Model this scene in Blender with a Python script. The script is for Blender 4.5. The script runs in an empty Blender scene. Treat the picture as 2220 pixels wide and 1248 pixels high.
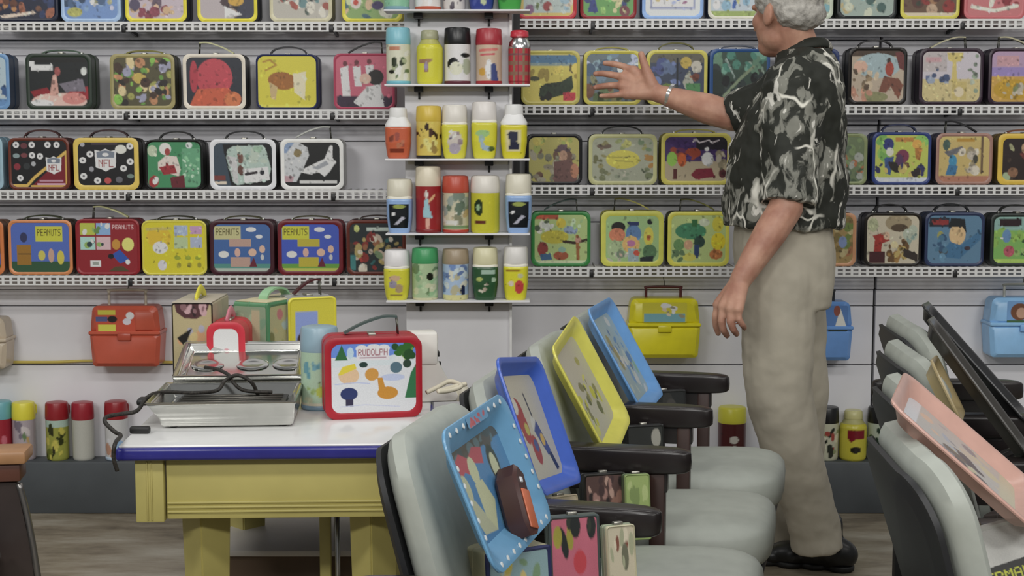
import bpy, bmesh, math, random
import numpy as np
from mathutils import Vector, Matrix

# ------------------------------------------------------------------ camera, world, lights, exposure
SC = bpy.context.scene
COL = SC.collection
F, YH, H = 3200.0, 300.0, 1.235          # focal length in pixels (2220 wide), horizon row, eye height
TH = math.atan((624 - YH) / F)
CT, ST = math.cos(TH), math.sin(TH)
cam_d = bpy.data.cameras.new('camera'); cam = bpy.data.objects.new('camera', cam_d); COL.objects.link(cam)
cam.location = (0, 0, H); cam.rotation_euler = (math.pi / 2 - TH, 0, 0)
cam_d.sensor_width = 36; cam_d.lens = F / 2220 * 36; cam_d.clip_start = 0.05
SC.camera = cam
W = bpy.data.worlds.new('room_light'); SC.world = W; W.use_nodes = True
W.node_tree.nodes['Background'].inputs[0].default_value = (0.96, 0.98, 1.0, 1)
W.node_tree.nodes['Background'].inputs[1].default_value = 0.38
SC.view_settings.view_transform = 'Standard'; SC.view_settings.look = 'None'
SC.view_settings.gamma = 1; SC.view_settings.use_curve_mapping = False
SC.view_settings.exposure = -1.02


def area_lamp(x, y, z, w, d, e, tilt=0):
    l = bpy.data.lights.new('fluorescent_and_fill', 'AREA'); l.shape = 'RECTANGLE'; l.size = w; l.size_y = d
    l.energy = e; l.color = (1.0, 0.985, 0.95)
    o = bpy.data.objects.new('fluorescent_and_fill', l); COL.objects.link(o); o.location = (x, y, z); o.rotation_euler = (math.radians(tilt), 0, 0)


for fx, fe in ((-2.1, 1.1), (0.3, 1.0), (2.6, .8)):
    area_lamp(fx, 3.3, 3.0, 1.2, 0.3, 18 * fe)
    area_lamp(fx, 0.9, 3.0, 1.2, 0.3, 38 * fe, 40)  # ceiling row turned toward the wall to brighten the shelves
    area_lamp(fx, -1.6, 3.0, 1.2, 0.3, 84 * fe, 62)  # fill row added behind the camera, tilted to brighten the wall

# ------------------------------------------------------------------ helpers
GAIN = 1.5


def lin(h):
    if not isinstance(h, str):
        return np.array(h, float)
    v = np.array([int(h[i:i + 2], 16) for i in (0, 2, 4)]) / 255.0
    return np.where(v <= 0.04045, v / 12.92, ((v + 0.055) / 1.055) ** 2.4)


def alb(h):
    return np.clip(lin(h) * GAIN, 0.003, 0.86)


def P(px, py, Y):
    u = (px - 1110) / F; v = (624 - py) / F
    d = Vector((u, CT + v * ST, -ST + v * CT)); t = Y / d.y
    return Vector((0, 0, H)) + d * t


def PZ(px, py, z):
    u = (px - 1110) / F; v = (624 - py) / F
    d = Vector((u, CT + v * ST, -ST + v * CT)); t = (z - H) / d.z
    return Vector((0, 0, H)) + d * t


MATS = {}


def mat(h, rough=0.5, metal=0.0, var=0.06, scale=25.0, bump=0.0, coat=0.0):
    k = (str(h), rough, metal, var, scale, bump, coat)
    if k in MATS:
        return MATS[k]
    m = bpy.data.materials.new('surface_' + str(h)); m.use_nodes = True
    nt = m.node_tree; b = nt.nodes['Principled BSDF']
    c = alb(h) if isinstance(h, str) else np.array(h, float)
    tc = nt.nodes.new('ShaderNodeTexCoord'); nz = nt.nodes.new('ShaderNodeTexNoise')
    nz.inputs['Scale'].default_value = scale; nz.inputs['Detail'].default_value = 3
    nt.links.new(tc.outputs['Object'], nz.inputs['Vector'])
    r = nt.nodes.new('ShaderNodeValToRGB')
    r.color_ramp.elements[0].position = 0.3; r.color_ramp.elements[1].position = 0.7
    r.color_ramp.elements[0].color = (*(c * (1 - var)), 1); r.color_ramp.elements[1].color = (*np.clip(c * (1 + var), 0, .9), 1)
    nt.links.new(nz.outputs['Fac'], r.inputs['Fac']); nt.links.new(r.outputs['Color'], b.inputs['Base Color'])
    b.inputs['Roughness'].default_value = rough; b.inputs['Metallic'].default_value = metal
    if coat:
        b.inputs['Coat Weight'].default_value = coat
    if bump:
        bp = nt.nodes.new('ShaderNodeBump'); bp.inputs['Strength'].default_value = bump; bp.inputs['Distance'].default_value = 0.01
        nt.links.new(nz.outputs['Fac'], bp.inputs['Height']); nt.links.new(bp.outputs['Normal'], b.inputs['Normal'])
    MATS[k] = m
    return m


def print_mat(rough):
    m = bpy.data.materials.new('printed_surface'); m.use_nodes = True
    nt = m.node_tree; b = nt.nodes['Principled BSDF']
    a = nt.nodes.new('ShaderNodeAttribute'); a.attribute_name = 'Col'
    nz = nt.nodes.new('ShaderNodeTexNoise'); nz.inputs['Scale'].default_value = 60
    hs = nt.nodes.new('ShaderNodeMix'); hs.data_type = 'RGBA'; hs.blend_type = 'MULTIPLY'; hs.inputs[0].default_value = 0.25
    nt.links.new(a.outputs['Color'], hs.inputs[6]); nt.links.new(nz.outputs['Fac'], hs.inputs[7])
    nt.links.new(hs.outputs[2], b.inputs['Base Color']); b.inputs['Roughness'].default_value = rough
    return m


PRINT = print_mat(0.42)
PRINTG = print_mat(0.28)


def link(o, parent=None):
    COL.objects.link(o)
    if parent is not None:
        o.parent = parent
    return o


def mesh(name, v, f, m, parent=None, smooth=True, cols=None):
    me = bpy.data.meshes.new(name)
    me.from_pydata([tuple(map(float, x)) for x in v], [], f)
    if m:
        me.materials.append(m)
    if smooth:
        me.polygons.foreach_set('use_smooth', [True] * len(me.polygons))
    if cols is not None:
        a = me.color_attributes.new('Col', 'FLOAT_COLOR', 'POINT')
        c = np.ones((len(v), 4)); c[:, :3] = cols
        a.data.foreach_set('color', c.ravel())
    me.update()
    return link(bpy.data.objects.new(name, me), parent)


def from_bm(name, bm, m, parent=None, smooth=True):
    me = bpy.data.meshes.new(name); bmesh.ops.recalc_face_normals(bm, faces=bm.faces); bm.to_mesh(me); bm.free()
    if m:
        me.materials.append(m)
    if smooth:
        me.polygons.foreach_set('use_smooth', [True] * len(me.polygons))
        try:
            me.set_sharp_from_angle(angle=math.radians(40))
        except Exception:
            pass
    return link(bpy.data.objects.new(name, me), parent)


def tag(o, label, cat, group=None):
    o['label'] = label; o['category'] = cat
    if group:
        o['group'] = group
    return o


def thing(name, label, cat, loc=(0, 0, 0), rz=0.0, group=None, kind=None):
    o = bpy.data.objects.new(name, None); COL.objects.link(o); o.empty_display_size = 0.05
    o.location = loc; o.rotation_euler = (0, 0, rz)
    if kind:
        o['kind'] = kind; o['label'] = label
    else:
        tag(o, label, cat, group)
    return o


def box_bm(bm, x0, x1, y0, y1, z0, z1, M=None):
    vs = [bm.verts.new((x, y, z)) for x in (x0, x1) for y in (y0, y1) for z in (z0, z1)]
    for q in ((0, 1, 3, 2), (4, 6, 7, 5), (0, 4, 5, 1), (2, 3, 7, 6), (0, 2, 6, 4), (1, 5, 7, 3)):
        bm.faces.new([vs[i] for i in q])
    if M is not None:
        bmesh.ops.transform(bm, matrix=M, verts=vs)
    return vs


def box(name, x0, x1, y0, y1, z0, z1, m, parent=None, bev=0.0, M=None, seg=2):
    bm = bmesh.new(); box_bm(bm, x0, x1, y0, y1, z0, z1)
    if bev:
        bmesh.ops.bevel(bm, geom=bm.edges[:], offset=bev, segments=seg, affect='EDGES', profile=0.5)
    if M is not None:
        bmesh.ops.transform(bm, matrix=M, verts=bm.verts)
    return from_bm(name, bm, m, parent)


def spline(pts, n=10):
    pts = [np.array(p, float) for p in pts]; out = []
    for i in range(len(pts) - 1):
        p0 = pts[max(i - 1, 0)]; p1 = pts[i]; p2 = pts[i + 1]; p3 = pts[min(i + 2, len(pts) - 1)]
        for t in np.linspace(0, 1, n, endpoint=False):
            out.append(0.5 * (2 * p1 + (p2 - p0) * t + (2 * p0 - 5 * p1 + 4 * p2 - p3) * t * t + (3 * p1 - p0 - 3 * p2 + p3) * t ** 3))
    out.append(pts[-1])
    return out


def tube_geo(path, rad, seg=8, flat=1.0):
    path = [Vector(p) for p in path]; n = len(path)
    rad = rad if hasattr(rad, '__len__') else [rad] * n
    v, f = [], []
    t0 = (path[1] - path[0]).normalized()
    up = Vector((0, 1, 0)) if abs(t0.y) < 0.9 else Vector((0, 0, 1))
    nx = t0.cross(up).normalized()
    for i in range(n):
        t = (path[min(i + 1, n - 1)] - path[max(i - 1, 0)]).normalized()
        nx = (nx - t * nx.dot(t)).normalized(); ny = t.cross(nx)
        for k in range(seg):
            a = 2 * math.pi * k / seg
            v.append(path[i] + nx * math.cos(a) * rad[i] * flat + ny * math.sin(a) * rad[i])
        if i:
            for k in range(seg):
                f.append((i * seg - seg + k, i * seg - seg + (k + 1) % seg, i * seg + (k + 1) % seg, i * seg + k))
    f.append(tuple(range(seg))[::-1]); f.append(tuple((n - 1) * seg + k for k in range(seg)))
    return v, f


def tube(name, path, rad, m, parent=None, seg=8, flat=1.0):
    v, f = tube_geo(path, rad, seg, flat)
    return mesh(name, v, f, m, parent)


def rrect(w, h, r, seg=5):
    """outline of a rounded rectangle centred on x, z from 0 to h, counter-clockwise seen from -y"""
    pts = []
    for cx, cz, a0 in ((w / 2 - r, r, -90), (w / 2 - r, h - r, 0), (-w / 2 + r, h - r, 90), (-w / 2 + r, r, 180)):
        for k in range(seg + 1):
            a = math.radians(a0 + 90 * k / seg); pts.append((cx + r * math.cos(a), cz + r * math.sin(a)))
    return pts


def prism(name, outline, y0, y1, m, parent=None, ch=0.0, M=None, smooth=True):
    """outline (x,z) extruded along y with chamfered edges"""
    n = len(outline); cx = sum(p[0] for p in outline) / n; cz = sum(p[1] for p in outline) / n
    hw = max(abs(p[0] - cx) for p in outline); hh = max(abs(p[1] - cz) for p in outline)
    rings = [(y0, ch), (y0 + ch, 0), (y1 - ch, 0), (y1, ch)] if ch else [(y0, 0), (y1, 0)]
    bm = bmesh.new(); R = []
    for y, c in rings:
        R.append([bm.verts.new((cx + (p[0] - cx) * (1 - c / hw), y, cz + (p[1] - cz) * (1 - c / hh))) for p in outline])
    for a, b in zip(R, R[1:]):
        for k in range(n):
            bm.faces.new((a[k], a[(k + 1) % n], b[(k + 1) % n], b[k]))
    bm.faces.new(R[0]); bm.faces.new(R[-1][::-1])
    if M is not None:
        bmesh.ops.transform(bm, matrix=M, verts=bm.verts)
    return from_bm(name, bm, m, parent, smooth)


def ring(name, outer, inner, y0, y1, m, parent=None, M=None):
    """frame between two outlines with equal point counts, from y0 (front) to y1"""
    n = len(outer); bm = bmesh.new()
    mid = [((a[0] + b[0]) / 2, (a[1] + b[1]) / 2) for a, b in zip(outer, inner)]
    L = [[bm.verts.new((p[0], y, p[1])) for p in o] for o, y in ((outer, y1), (outer, y0 + (y1 - y0) * 0.35), (mid, y0), (inner, y0 + (y1 - y0) * 0.35), (inner, y1))]
    for a, b in zip(L, L[1:]):
        for k in range(n):
            bm.faces.new((a[k], a[(k + 1) % n], b[(k + 1) % n], b[k]))
    if M is not None:
        bmesh.ops.transform(bm, matrix=M, verts=bm.verts)
    return from_bm(name, bm, m, parent)


def strap(name, pts, y, hd, th, m, parent=None):
    """flat band following (x,z) points, centred at y"""
    n = len(pts); v, f = [], []
    for i in range(n):
        a = np.array(pts[max(i - 1, 0)]); b = np.array(pts[min(i + 1, n - 1)]); t = (b - a) / np.linalg.norm(b - a); nn = np.array((-t[1], t[0])) * th / 2
        p = np.array(pts[i])
        for s, yy in ((1, -hd), (1, hd), (-1, hd), (-1, -hd)):
            q = p + nn * s; v.append((q[0], y + yy, q[1]))
        if i:
            for k in range(4):
                f.append((i * 4 - 4 + k, i * 4 + k, i * 4 + (k + 1) % 4, i * 4 - 4 + (k + 1) % 4))
    f.append((0, 1, 2, 3)); f.append((n * 4 - 1, n * 4 - 2, n * 4 - 3, n * 4 - 4))
    return mesh(name, v, f, m, parent, smooth=False)


def superell(name, c, a, b, d, e1, e2, m, parent=None, M=None, nu=28, nv=16):
    sp = lambda x, e: math.copysign(abs(x) ** e, x)
    v, f = [], []
    for j in range(nv + 1):
        ph = -math.pi / 2 + math.pi * j / nv
        for i in range(nu):
            t = 2 * math.pi * i / nu
            p = Vector((c[0] + a * sp(math.cos(ph), e1) * sp(math.cos(t), e2), c[1] + b * sp(math.cos(ph), e1) * sp(math.sin(t), e2), c[2] + d * sp(math.sin(ph), e1)))
            v.append(M @ p if M is not None else p)
    for j in range(nv):
        for i in range(nu):
            f.append((j * nu + i, j * nu + (i + 1) % nu, (j + 1) * nu + (i + 1) % nu, (j + 1) * nu + i))
    o = mesh(name, v, f, m, parent)
    return o


# ------------------------------------------------------------------ print painter (flat printed art as vertex colours)
FONT = {'A': '0E11111F111111', 'D': '1E11111111111E', 'E': '1F10101E10101F', 'F': '1F10101E101010', 'H': '1111111F111111', 'L': '1010101010101F',
        'M': '111B1511111111', 'N': '11191513111111', 'O': '0E11111111110E', 'P': '1E11111E101010', 'R': '1E11111E141211', 'S': '0F10100E01011E',
        'T': '1F040404040404', 'U': '1111111111110E'}


def paint(nx, ny, bg, ops, seed=0, detail=0):
    rng = np.random.default_rng(abs(int(seed)))
    S = 2; w, h = nx * S, ny * S
    X, Y = np.meshgrid((np.arange(w) + .5) / w, (np.arange(h) + .5) / h)
    asp = nx / ny
    I = np.empty((h, w, 3)); I[:] = alb(bg)

    def ell(cx, cy, rx, ry, c, rot=0.0):
        ca, sa = math.cos(rot), math.sin(rot); dx = (X - cx); dy = (Y - cy) / asp
        u = (dx * ca + dy * sa) / rx; v = (-dx * sa + dy * ca) / (ry / asp)
        I[u * u + v * v <= 1] = c
    for o in ops:
        k = o[0]
        if k == 'r':
            I[(X >= o[1]) & (X <= o[3]) & (Y >= o[2]) & (Y <= o[4])] = alb(o[5])
        elif k == 'e':
            ell(o[1], o[2], o[3], o[4], alb(o[5]), o[6] if len(o) > 6 else 0)
        elif k == 'p':
            pts = o[1]; inside = np.zeros((h, w), bool); j = len(pts) - 1
            for i in range(len(pts)):
                xi, yi = pts[i]; xj, yj = pts[j]
                if yi != yj:
                    inside ^= ((yi > Y) != (yj > Y)) & (X < (xj - xi) * (Y - yi) / (yj - yi) + xi)
                j = i
            I[inside] = alb(o[2])
        elif k == 'l':
            pts, wd, c = o[1], o[2], alb(o[3])
            for (x0, y0), (x1, y1) in zip(pts, pts[1:]):
                dx, dy = x1 - x0, (y1 - y0) / asp; L = dx * dx + dy * dy + 1e-9
                t = np.clip(((X - x0) * dx + (Y - y0) / asp * dy) / L, 0, 1)
                I[(X - x0 - t * dx) ** 2 + ((Y - y0) / asp - t * dy) ** 2 <= wd * wd / 4] = c
        elif k == 'b':          # loose colour patches: ('b', x0,y0,x1,y1, n, size, [colours])
            for _ in range(o[5]):
                s = o[6] * rng.uniform(.5, 1.4)
                ell(rng.uniform(o[1], o[3]), rng.uniform(o[2], o[4]), s, s * asp * rng.uniform(.4, 1.1), alb(o[7][rng.integers(len(o[7]))]), rng.uniform(0, 3))
        elif k == 't':          # lettering: ('t', x0,y0,x1,y1,text,colour)
            txt = o[5]; n = len(txt); cw = (o[3] - o[1]) / (n * 6 - 1); chh = (o[4] - o[2]) / 7
            for q, ch in enumerate(txt):
                if ch not in FONT:
                    continue
                for r in range(7):
                    bits = int(FONT[ch][2 * r:2 * r + 2], 16)
                    for c5 in range(5):
                        if bits >> (4 - c5) & 1:
                            x0 = o[1] + (q * 6 + c5) * cw; y0 = o[2] + r * chh
                            I[(X >= x0) & (X <= x0 + cw * 1.05) & (Y >= y0) & (Y <= y0 + chh * 1.05)] = alb(o[6])
    for _ in range(detail):
        cx, cy = rng.uniform(.03, .97), rng.uniform(.03, .97)
        if np.allclose(I[int(cy * h), int(cx * w)], alb(bg)) and rng.uniform() > .2:
            continue
        c = I[int(cy * h), int(cx * w)] * rng.choice([.5, .65, .8, 1.2, 1.35]); s = rng.uniform(.012, .034)
        ell(cx, cy, s, s * asp * rng.uniform(.25, .9), np.clip(c, 0, .86), rng.uniform(0, 3))
    return I.reshape(ny, S, nx, S, 3).mean(axis=(1, 3))


def art_panel(name, w, h, r, y, I, parent, M=None, x0=0.0, z0=0.0, m=None):
    ny, nx = I.shape[:2]
    xs = np.linspace(-w / 2, w / 2, nx); zs = np.linspace(h, 0, ny)
    Xg, Zg = np.meshgrid(xs, zs)
    dx = np.abs(Xg) - (w / 2 - r); dz = np.abs(Zg - h / 2) - (h / 2 - r)
    L = np.hypot(np.maximum(dx, 0), np.maximum(dz, 0)); k = np.where((dx > 0) & (dz > 0) & (L > r), r / np.maximum(L, 1e-9), 1)
    Xg = np.where(k < 1, np.sign(Xg) * (w / 2 - r + dx * k), Xg); Zg = np.where(k < 1, h / 2 + np.sign(Zg - h / 2) * (h / 2 - r + dz * k), Zg)
    v = np.stack([Xg.ravel() + x0, np.full(nx * ny, y), Zg.ravel() + z0], 1)
    i = np.arange(ny - 1)[:, None] * nx + np.arange(nx - 1)[None]
    f = np.stack([i, i + nx, i + nx + 1, i + 1], -1).reshape(-1, 4)
    v = [tuple(p) for p in v]
    if M is not None:
        v = [M @ Vector(p) for p in v]
    return mesh(name, v, f.tolist(), m or PRINT, parent, True, I.reshape(-1, 3))


# ------------------------------------------------------------------ setting
YW = 4.885            # wall plane
YB = 4.715          # front faces of the lunch boxes on the shelves
WALL_M = mat((.80, .795, .83), 0.55, 0, 0.03, 6)
WHITE = mat('bdbcc0', 0.45, 0, 0.03, 9)


def concrete():
    m = bpy.data.materials.new('stained_concrete'); m.use_nodes = True; nt = m.node_tree; b = nt.nodes['Principled BSDF']
    tc = nt.nodes.new('ShaderNodeTexCoord'); mp = nt.nodes.new('ShaderNodeMapping'); mp.inputs['Scale'].default_value = (0.7, 2.2, 1)
    n1 = nt.nodes.new('ShaderNodeTexNoise'); n1.inputs['Scale'].default_value = 3.2; n1.inputs['Detail'].default_value = 9; n1.inputs['Roughness'].default_value = .68
    r = nt.nodes.new('ShaderNodeValToRGB'); e = r.color_ramp.elements
    e[0].position = .33; e[0].color = (*alb('4e463a'), 1); e[1].position = .72; e[1].color = (*alb('9a9588'), 1)
    x = r.color_ramp.elements.new(.5); x.color = (*alb('7b7262'), 1)
    nt.links.new(tc.outputs['Object'], mp.inputs['Vector']); nt.links.new(mp.outputs['Vector'], n1.inputs['Vector'])
    nt.links.new(n1.outputs['Fac'], r.inputs['Fac']); nt.links.new(r.outputs['Color'], b.inputs['Base Color'])
    b.inputs['Roughness'].default_value = .38
    bp = nt.nodes.new('ShaderNodeBump'); bp.inputs['Strength'].default_value = .15; nt.links.new(n1.outputs['Fac'], bp.inputs['Height']); nt.links.new(bp.outputs['Normal'], b.inputs['Normal'])
    return m


fl = box('floor', -5, 5, -3, YW + .3, -.1, 0, concrete()); fl['kind'] = 'structure'; fl['label'] = 'stained grey brown concrete floor'
wb = box('wall_back', -5, 5, YW + .02, YW + .15, 0, 3.0, mat('2a2a2c', .8)); wb['kind'] = 'structure'; wb['label'] = 'white panelled wall behind the shelves'
SEAM = P(1902, 400, YW).x
joints_l = [-260, -90, 87, 121, 271, 306, 446, 481, 627, 663, 790]
zs = [3.0] + [P(0, y, YW).z for y in joints_l] + [0.0]
for i in range(len(zs) - 1):
    pr = .008 if i in (2, 4, 6, 8) else 0.0
    for xa, xb in ((-5, SEAM - .0045), (SEAM + .0045, 5)):
        o = box('plank', xa, xb, YW - pr, YW + .025, zs[i + 1] + .0015, zs[i] - .0015, WALL_M, None, .0015, seg=1)
        o.parent = wb
zp = P(1110, 1000, 4.79).z
pl = box('trim_1', -5, 5, 4.785, YW - .008, 0, zp, mat('3d4144', .5, 0, .1, 8), None, .006); pl['kind'] = 'structure'; pl['label'] = 'dark grey painted ledge along the foot of the wall'

# ------------------------------------------------------------------ wire shelves
SHELF_Y = {'L': (47, 237, 412, 597), 'R': (41, 227, 401, 578)}
SHELF_Z = {}
GRID_M = mat((.74, .74, .73), .45, 0, .03, 20)
BLK = mat('141415', .4, 0, .1, 20)
names = ('topmost', 'second', 'third', 'lowest')
xL1 = P(884, 300, 4.7).x; xR0 = P(1124, 300, 4.7).x
for sec, xa, xb in (('L', -2.3, xL1), ('R', xR0, 2.3)):
    for r in range(4):
        zt = P(1110, SHELF_Y[sec][r], 4.70).z
        SHELF_Z[sec, r] = zt
        t = thing('wire_shelf', 'white wire grid shelf, %s of four on the %s of the flask stand' % (names[r], 'left side' if sec == 'L' else 'right side'), 'shelf', (0, 4.70, zt), 0, 'white wire shelves')
        t.location.x = (xa + xb) / 2; hw = (xb - xa) / 2
        bm = bmesh.new()
        for z0, z1 in ((-.0065, 0), (-.0185, -.0145), (-.031, -.0265)):
            box_bm(bm, -hw, hw, -.004, .0, z0, z1)
        n = int(2 * hw / .0247)
        for i in range(n + 1):
            x = -hw + 2 * hw * i / n
            box_bm(bm, x - .0042, x + .0042, -.0045, -.0005, -.031, -.001)
        o = from_bm('front_grid', bm, GRID_M, t, False); o['kind'] = 'stuff'
        bm = bmesh.new()
        for i in range(n + 1):
            x = -hw + 2 * hw * i / n
            box_bm(bm, x - .0022, x + .0022, 0, .172, -.0045, 0)
        o = from_bm('deck_wires', bm, GRID_M, t, False); o['kind'] = 'stuff'
        for y in (.05, .1, .15):
            box('cross_wire', -hw, hw, y, y + .008, -.012, -.006, GRID_M, t)
        box('wall_rail', -hw, hw, .155, .176, -.045, -.012, WHITE, t, .003)
        bxs = {'L': (276, 722), 'R': (1284, 2078)}[sec]
        for bx in bxs:
            x = P(bx, 300, 4.7).x - t.location.x
            M = Matrix.Translation((x, .085, -.018)) @ Matrix.Rotation(math.radians(-6), 4, 'X')
            box('bracket', -.004, .004, -.085, .075, -.012, -.001, BLK, t, M=M)
            box('clip', x - .007, x + .006, -.012, -.005, -.034, -.012, BLK, t, .002)

gap_fill = tag(box('gap_strip', P(1113, 300, 4.66).x, P(1127, 300, 4.66).x, 4.69, 4.87, P(0, 425, 4.7).z, 2.3, mat('1d1d1f', .5)), 'dark strip put in for the dark gap just right of the flask stand', 'gap_fill')  # dark box put in for the dark gap between stand and shelves
# ------------------------------------------------------------------ lunch boxes
DEP = .098


def handle(t, w, h, d, style, hexc):
    if style == 'n':
        return
    m = mat(hexc, .4)
    y = d * .5
    if style in 'af':
        hh = .026 if style == 'a' else .013; L = w * .29
        pts = [(L * math.cos(a), h - .001 + hh * math.sin(a) ** .8) for a in np.linspace(0, math.pi, 15)]
        o = strap('handle', pts, y, .010, .0045, m, t)
        for s in (-1, 1):
            box('handle_mount', s * L - .006, s * L + .006, y - .008, y + .008, h - .002, h + .005, mat('8a8a86', .3, .8), o, .001)
    else:
        s = -1 if style[0] == 'l' else 1
        up = .037
        pts = [(s * w * .27, h + up), (s * w * .12, h + up), (-s * w * .1, h + up * .62), (-s * w * .28, h + .004)]
        o = strap('handle', [(p[0], p[1]) for p in spline(pts, 5)], y, .009, .0045, m, t)
        for q in (-.007, .007):
            tube('wire', [(s * w * .265, y + q, h + up), (s * w * .28, y + q, h - .001)], .0018, mat('55554f', .3, .8), o, 6)


def lunch_box(loc, w, h, side, rim, hnd, bg, ops, label, d=DEP, rz=0.0, rimw=.055, grid=(76, 62), seed=1, group='picture lunch boxes on the wire shelves', r=.022, detail=0):
    t = thing('lunch_box', label, 'lunch box', loc, rz, group)
    ol = rrect(w, h, r)
    sm = mat(side, .38, .0, .08, 30)
    prism('body', ol, .004, d, sm, t, .004)
    # seam of the two pressed halves
    k = 1.012
    ring('seam', [(p[0] * k, h / 2 + (p[1] - h / 2) * k) for p in ol], [(p[0] * .985, h / 2 + (p[1] - h / 2) * .985) for p in ol], d * .52, d * .56, mat(side, .45), t)
    e = w * rimw
    inn = [(p[0] * (1 - 2 * e / w), h / 2 + (p[1] - h / 2) * (1 - 2 * e / h)) for p in ol]
    ring('rim', ol, inn, -.0005, .006, mat(rim, .38, 0, .06, 30), t)
    I = paint(grid[0], grid[1], bg, ops, seed, detail)
    art_panel('picture_panel', w - 2 * e * .92, h - 2 * e * .92, r * .75, .0022, I, t, None, 0, e * .92)
    box('latch', -.008, .008, d * .25, d * .62, h - .001, h + .005, mat('8e8c84', .3, .8), t, .0015)
    handle(t, w, h, d, hnd[0], hnd[1])
    return t


def shelf_box(sec, row, x0, x1, yt, side, rim, hnd, bg, ops, label, rz=0.0, rimw=.055, grid=(76, 62), dy=0.0):
    z = SHELF_Z[sec, row]; yb = SHELF_Y[sec][row]
    a = P(x0, yb, YB + dy); b = P(x1, yb, YB + dy); top = P((x0 + x1) / 2, yt, YB + dy)
    lunch_box(((a.x + b.x) / 2, YB + dy, z + .0005), b.x - a.x, top.z - z, side, rim, hnd, bg, ops, label, rz=rz, rimw=rimw, grid=grid, seed=int(x0) + row * 7 + 3000, detail=0 if any(o[0] == 't' for o in ops) else 130)


K, WT = '101214', 'd8d6d2'
B = shelf_box
FULL = (.0, .0, 1., 1.)
# --- topmost row, left
B('L', 0, -10, 126, -68, '14182a', '14182a', ('n', K), '1b2034', [('b', 0, .2, 1, .9, 26, .09, ['6b4a3a', '2a3658', '8f5a45', '1b2034', '403040']), ('p', [(0, .93), (.62, .83), (.66, .88), (.05, 1)], 'c9b7a8'), ('b', .0, .55, .4, .8, 8, .06, ['a87a50', '5c3a2c'])], 'navy lunch box with brown and cream picture, leftmost on the top shelf', grid=(60, 50))
B('L', 0, 133, 262, -68, '8fa8c8', '93aac6', ('n', K), '6a86b4', [('b', .05, .1, .95, .95, 30, .07, ['b9b7c8', '7d98b8', '9a9a78', '445a78', 'c8c8d4', '2d4058']), ('e', .2, .85, .14, .1, 'a0a05c')], 'pale blue lunch box with a busy blue and grey picture, on the top shelf', grid=(60, 50))
B('L', 0, 272, 405, -68, '20222a', 'c6bc3e', ('n', K), 'b0a4ac', [('b', .05, .1, .95, .7, 18, .09, ['8d7c88', 'c4b8b8', '5a4a58', 'a88f8a']), ('b', .1, .7, .95, .97, 16, .08, ['b99c7c', 'c4a58c', '7a3a48']), ('e', .12, .7, .1, .12, '4a4258')], 'yellow rimmed lunch box with mauve and tan picture, on the top shelf', grid=(60, 50))
B('L', 0, 428, 558, -68, '1c1e26', 'c6bc3e', ('n', K), 'a59c9e', [('r', .62, 0, 1, 1, '2b2e3e'), ('b', .3, .3, .7, .95, 10, .09, ['3a2a30', '1c1820', '8c7a70']), ('p', [(.45, .72), (.78, .9), (.45, .97)], 'd6cfc8'), ('e', .66, .62, .14, .1, 'b8923e')], 'yellow rimmed lunch box with a half dark picture, on the top shelf', grid=(60, 50))
B('L', 0, 585, 720, -70, '6a6858', 'b6b196', ('n', K), 'a7a39a', [('b', .03, .2, .97, .95, 34, .07, ['8fa0a0', '5d7a7c', 'b9a892', '8c4a40', '404a44', 'c4c0b4'])], 'cream rimmed lunch box with a grey-blue picture, on the top shelf', grid=(60, 50))
B('L', 0, 742, 872, -72, 'b4aa40', 'c4bc4c', ('n', K), '7f9a62', [('b', .0, .2, 1, .95, 26, .08, ['5f8a4c', 'b9c49a', 'c0a88a', '40606a', 'd0ccb8']), ('e', .2, .66, .1, .13, 'c4bcb4'), ('e', .2, .66, .05, .06, 'b04438'), ('e', .6, .72, .11, .09, '3a2f58')], 'yellow lunch box with green garden picture, on the top shelf beside the flask stand', grid=(60, 50))
# --- topmost row, right
B('R', 0, 1122, 1250, -74, 'a02a2c', 'a8343a', ('n', K), 'c2ae68', [('r', .07, 0, .93, .92, 'a8b4b0'), ('b', .1, .2, .9, .85, 18, .08, ['8fa8b4', '6a7a50', '8a3a3a', 'c4b8a8', '7a5a78'])], 'red lunch box with straw bordered grey picture, top shelf, next to the flask stand', grid=(60, 50))
B('R', 0, 1258, 1380, -74, '3c1418', '7a2428', ('n', K), '5f8f52', [('b', .05, .3, .95, .9, 22, .08, ['4a7a42', '83a862', '2e3a68', '6a3a40', 'b9b48a', '22302a']), ('p', [(.1, .9), (.2, .45), (.3, .9)], '2c3870')], 'dark red lunch box with green meadow picture, on the top shelf', grid=(60, 50))
B('R', 0, 1392, 1525, -76, '2a4a7c', '7f9cc8', ('n', K), 'c4cad6', [('r', .1, 0, .9, .85, '8f94ac'), ('r', .13, 0, .87, .8, 'd2d4e0'), ('b', .15, .1, .85, .75, 18, .05, ['8a5a7a', '9aa4c4', 'b8a878', '6a78a8'])], 'pale blue lunch box with a white framed picture, on the top shelf', grid=(60, 50))
B('R', 0, 1535, 1652, -76, '23304c', 'c4c2b4', ('n', K), 'aab4bc', [('b', .05, .2, .95, .9, 20, .09, ['34589c', '7fa0b4', 'a8a87a', 'd4d4d0']), ('r', 0, .88, 1, 1, '8a9a5a')], 'white rimmed lunch box with blue patches, on the top shelf beside the man’s face', grid=(60, 50))
B('R', 0, 1672, 1806, -76, '6f8078', 'a8b0a0', ('n', K), 'a2a894', [('b', .3, .1, 1, .9, 14, .09, ['6f98a0', 'b4b49c', '8a8f78'])], 'pale grey-green lunch box on the top shelf behind the man’s head', grid=(60, 50))
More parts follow.
